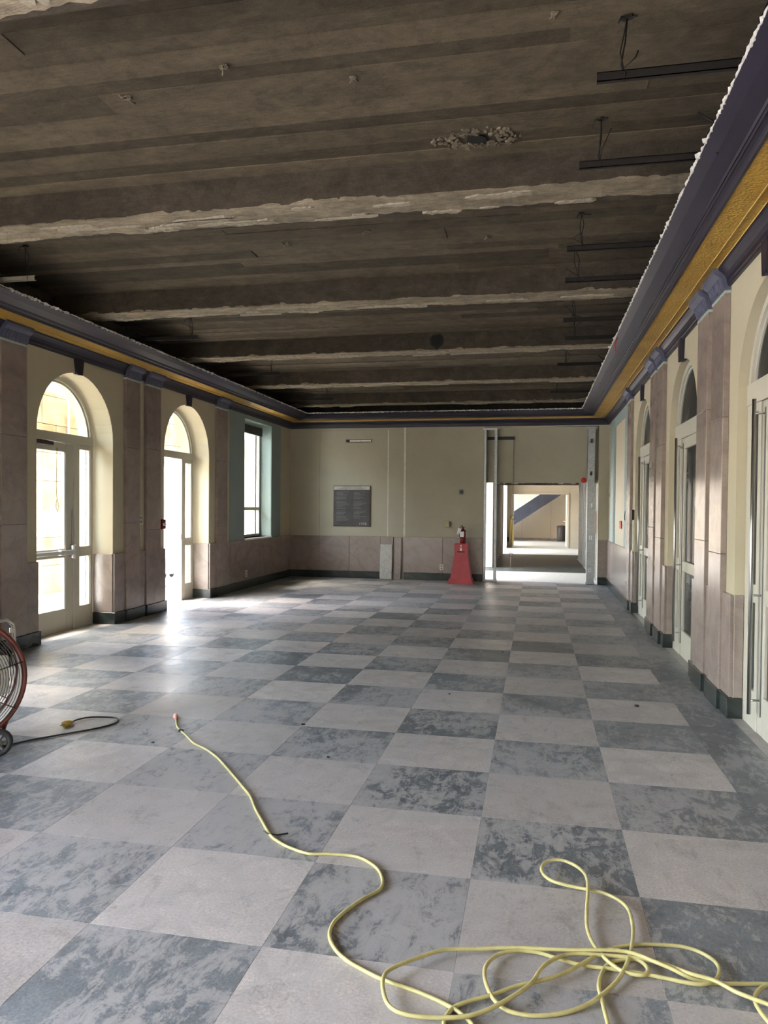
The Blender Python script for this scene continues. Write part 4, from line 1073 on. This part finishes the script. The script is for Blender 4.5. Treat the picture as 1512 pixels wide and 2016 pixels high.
# ================================================================== CORDS
def spline(pts, sub=4):
    P = [Vector(p) for p in pts]; out = []
    for i in range(len(P)-1):
        p0, p1, p2, p3 = P[max(0, i-1)], P[i], P[i+1], P[min(len(P)-1, i+2)]
        for k in range(sub):
            t = k/sub
            out.append(.5*((2*p1)+(-p0+p2)*t+(2*p0-5*p1+4*p2-p3)*t*t+(-p0+3*p1-3*p2+p3)*t**3))
    out.append(P[-1]); return out
YC = [(-2.292,4.466),(-2.206,4.313),(-2.138,4.230),(-2.057,4.144),(-1.947,4.021),(-1.838,3.942),(-1.715,3.824),(-1.621,3.713),(-1.515,3.582),(-1.414,3.455),(-1.330,3.347),(-1.251,3.211),(-1.177,3.099),(-1.085,2.963),(-1.020,2.904),(-0.957,2.867),(-0.878,2.839),(-0.803,2.853),(-0.710,2.859),(-0.654,2.842),(-0.591,2.788),(-0.555,2.725),(-0.539,2.661),(-0.548,2.613),(-0.586,2.551),(-0.622,2.474),(-0.646,2.396),(-0.648,2.341),(-0.633,2.286),(-0.597,2.231),(-0.549,2.188),(-0.493,2.155),(-0.441,2.129),(-0.374,2.108),(-0.319,2.091),(-0.264,2.069),(-0.218,2.046),(-0.188,2.026),(-0.153,1.990),(-0.132,1.938),(-0.155,1.895),(-0.203,1.913),(-0.223,1.957),(-0.226,1.995),(-0.210,2.040),(-0.171,2.073),(-0.103,2.115),(-0.039,2.163),(0.018,2.194),(0.085,2.240),(0.147,2.305),(0.213,2.385),(0.271,2.435),(0.337,2.467),(0.417,2.485),(0.486,2.486),(0.533,2.458),(0.560,2.411),(0.556,2.359),(0.531,2.311),(0.490,2.285),(0.442,2.286),(0.387,2.298),(0.324,2.309),(0.259,2.317),(0.200,2.319),(0.140,2.323),(0.080,2.339),(0.018,2.352),(-0.044,2.342),(-0.098,2.306),(-0.129,2.247),(-0.133,2.196),(-0.122,2.145),(-0.102,2.099),(-0.072,2.067),(-0.037,2.057),(0.018,2.060),(0.087,2.084),(0.151,2.126),(0.203,2.182),(0.253,2.257),(0.287,2.338),(0.314,2.437),(0.331,2.542),(0.332,2.652),(0.309,2.714),(0.261,2.756),(0.200,2.771),(0.128,2.781),(0.074,2.797),(0.042,2.838),(0.040,2.888),(0.067,2.931),(0.116,2.944),(0.162,2.915),(0.192,2.872),(0.203,2.816),(0.199,2.724),(0.188,2.620),(0.183,2.509),(0.197,2.425),(0.226,2.357),(0.259,2.313),(0.286,2.297),(0.322,2.292),(0.342,2.306),(0.346,2.339),(0.325,2.372),(0.280,2.369),(0.235,2.340),(0.210,2.290),(0.197,2.227),(0.201,2.159),(0.204,2.111),(0.207,2.065),(0.214,2.003),(0.271,1.951),(0.455,1.965),(0.637,2.067),(0.740,2.238),(0.738,2.339),(0.686,2.343),(0.604,2.327),(0.532,2.315),(0.475,2.315),(0.415,2.335),(0.367,2.358),(0.326,2.379),(0.282,2.389),(0.220,2.383),(0.143,2.370),(0.065,2.362),(-0.013,2.355),(-0.076,2.345),(-0.154,2.321),(-0.223,2.302),(-0.284,2.272),(-0.339,2.220),(-0.386,2.172),(-0.416,2.129),(-0.419,2.086),(-0.404,2.033),(-0.386,1.999),(-0.357,1.979),(-0.314,1.973),(-0.252,1.979),(-0.185,1.993),(-0.132,2.019),(-0.092,2.052),(-0.052,2.093),(-0.010,2.147),(0.011,2.186),(0.026,2.231),(0.049,2.280),(0.087,2.327),(0.142,2.359),(0.227,2.371),(0.325,2.375),(0.397,2.360),(0.463,2.324),(0.528,2.299),(0.573,2.257),(0.614,2.233),(0.660,2.210),(0.692,2.166),(0.652,2.118),(0.629,2.167),(0.622,2.234),(0.641,2.283),(0.680,2.320),(0.746,2.341)]
pts = []
for i, (x, y) in enumerate(YC):
    z = .0068
    if i > 40: z += .010*(.5+.5*math.sin(i*.55))+(.010 if i > 125 else 0)
    if 84 < i < 104: z += .018*math.sin(PI*(i-84)/20)
    pts.append((x, y, z))
yc = empty('extension_cord', 'long yellow extension cord snaking into a tangle on the floor', 'cord', loc=(0, 0, 0))
MB().tube(spline(pts, 4), .0062, 8).build('cable', M['cord'], yc)
d0 = (Vector(pts[0])-Vector(pts[1])).normalized(); e0 = Vector(pts[0])
MB().tube([e0-d0*.01, e0+d0*.02, e0+d0*.05, e0+d0*.075], lambda i: (.009, .014, .017, .016)[i], 10).build('socket_end', M['plug_pink'], yc)
mt_ = Vector(pts[2])
MB().tube([Vector((-1.13, 3.0, .006)), Vector((-1.10, 2.965, .012)), Vector((-1.06, 2.975, .006)), Vector((-1.02, 3.0, .006))], .003, 5).build('twist_tie', M['black'], yc)
MB().tube([mt_+Vector((-.012, .004, .0)), mt_+Vector((.012, -.004, .0))], .010, 8).build('tape_band', M['rust_steel'], yc)
BC = [(-3.037,3.637),(-2.967,3.764),(-2.915,3.863),(-2.843,3.950),(-2.768,4.040),(-2.690,4.133),(-2.632,4.235),(-2.625,4.317),(-2.669,4.378),(-2.759,4.380),(-2.852,4.353),(-2.893,4.277),(-2.880,4.188)]
bpy.context.view_layer.update()
FI = fan.matrix_world.inverted()
fc = MB().tube(spline([(x, y, .0065+.004*(i > 7)) for i, (x, y) in enumerate(BC)], 4), .0055, 7).build('power_cord', M['cord_black'], fan); fc.matrix_parent_inverse = FI
e0 = Vector((BC[-1][0], BC[-1][1], .014))
plo = MB().tube([e0+Vector((.0, .03, 0)), e0+Vector((-.002, .0, .004)), e0+Vector((-.008, -.025, .006)), e0+Vector((-.01, -.045, .006))], lambda i: (.010, .017, .021, .019)[i], 10).build('plug', M['plug_yellow'], fc)
plo['label'] = 'yellow plug'
for dx in (-.008, .008): MB().box(e0.x-.01+dx-.002, e0.x-.01+dx+.002, e0.y-.068, e0.y-.044, e0.z+.002, e0.z+.010).build('prong', M['steel'], fc)
# small crumbs on the floor
for x, y, s_, lb in ((-.62, 5.55, .012, 'mid-floor beyond the cord'), (-1.12, 3.98, .011, 'to the right of the cord'), (-1.45, 4.55, .012, 'beyond the cord on the right'), (-2.2, 4.0, .010, 'just left of the cord end'), (.72, 5.52, .018, 'nearest the right-hand doors'), (-.30, 7.3, .01, 'farthest away in the middle')):
    tag(MB().prism([(x+s_*math.cos(b)*random.uniform(.5, 1.3), y+s_*math.sin(b)*random.uniform(.5, 1.3)) for b in [2*PI*i/6 for i in range(6)]], 'z', .0003, s_*.5).build('debris_crumb', M['black']), 'tiny dark debris crumb on the tiles, '+lb, 'debris', 'crumbs of debris on the floor')
bpy.context.view_layer.update()
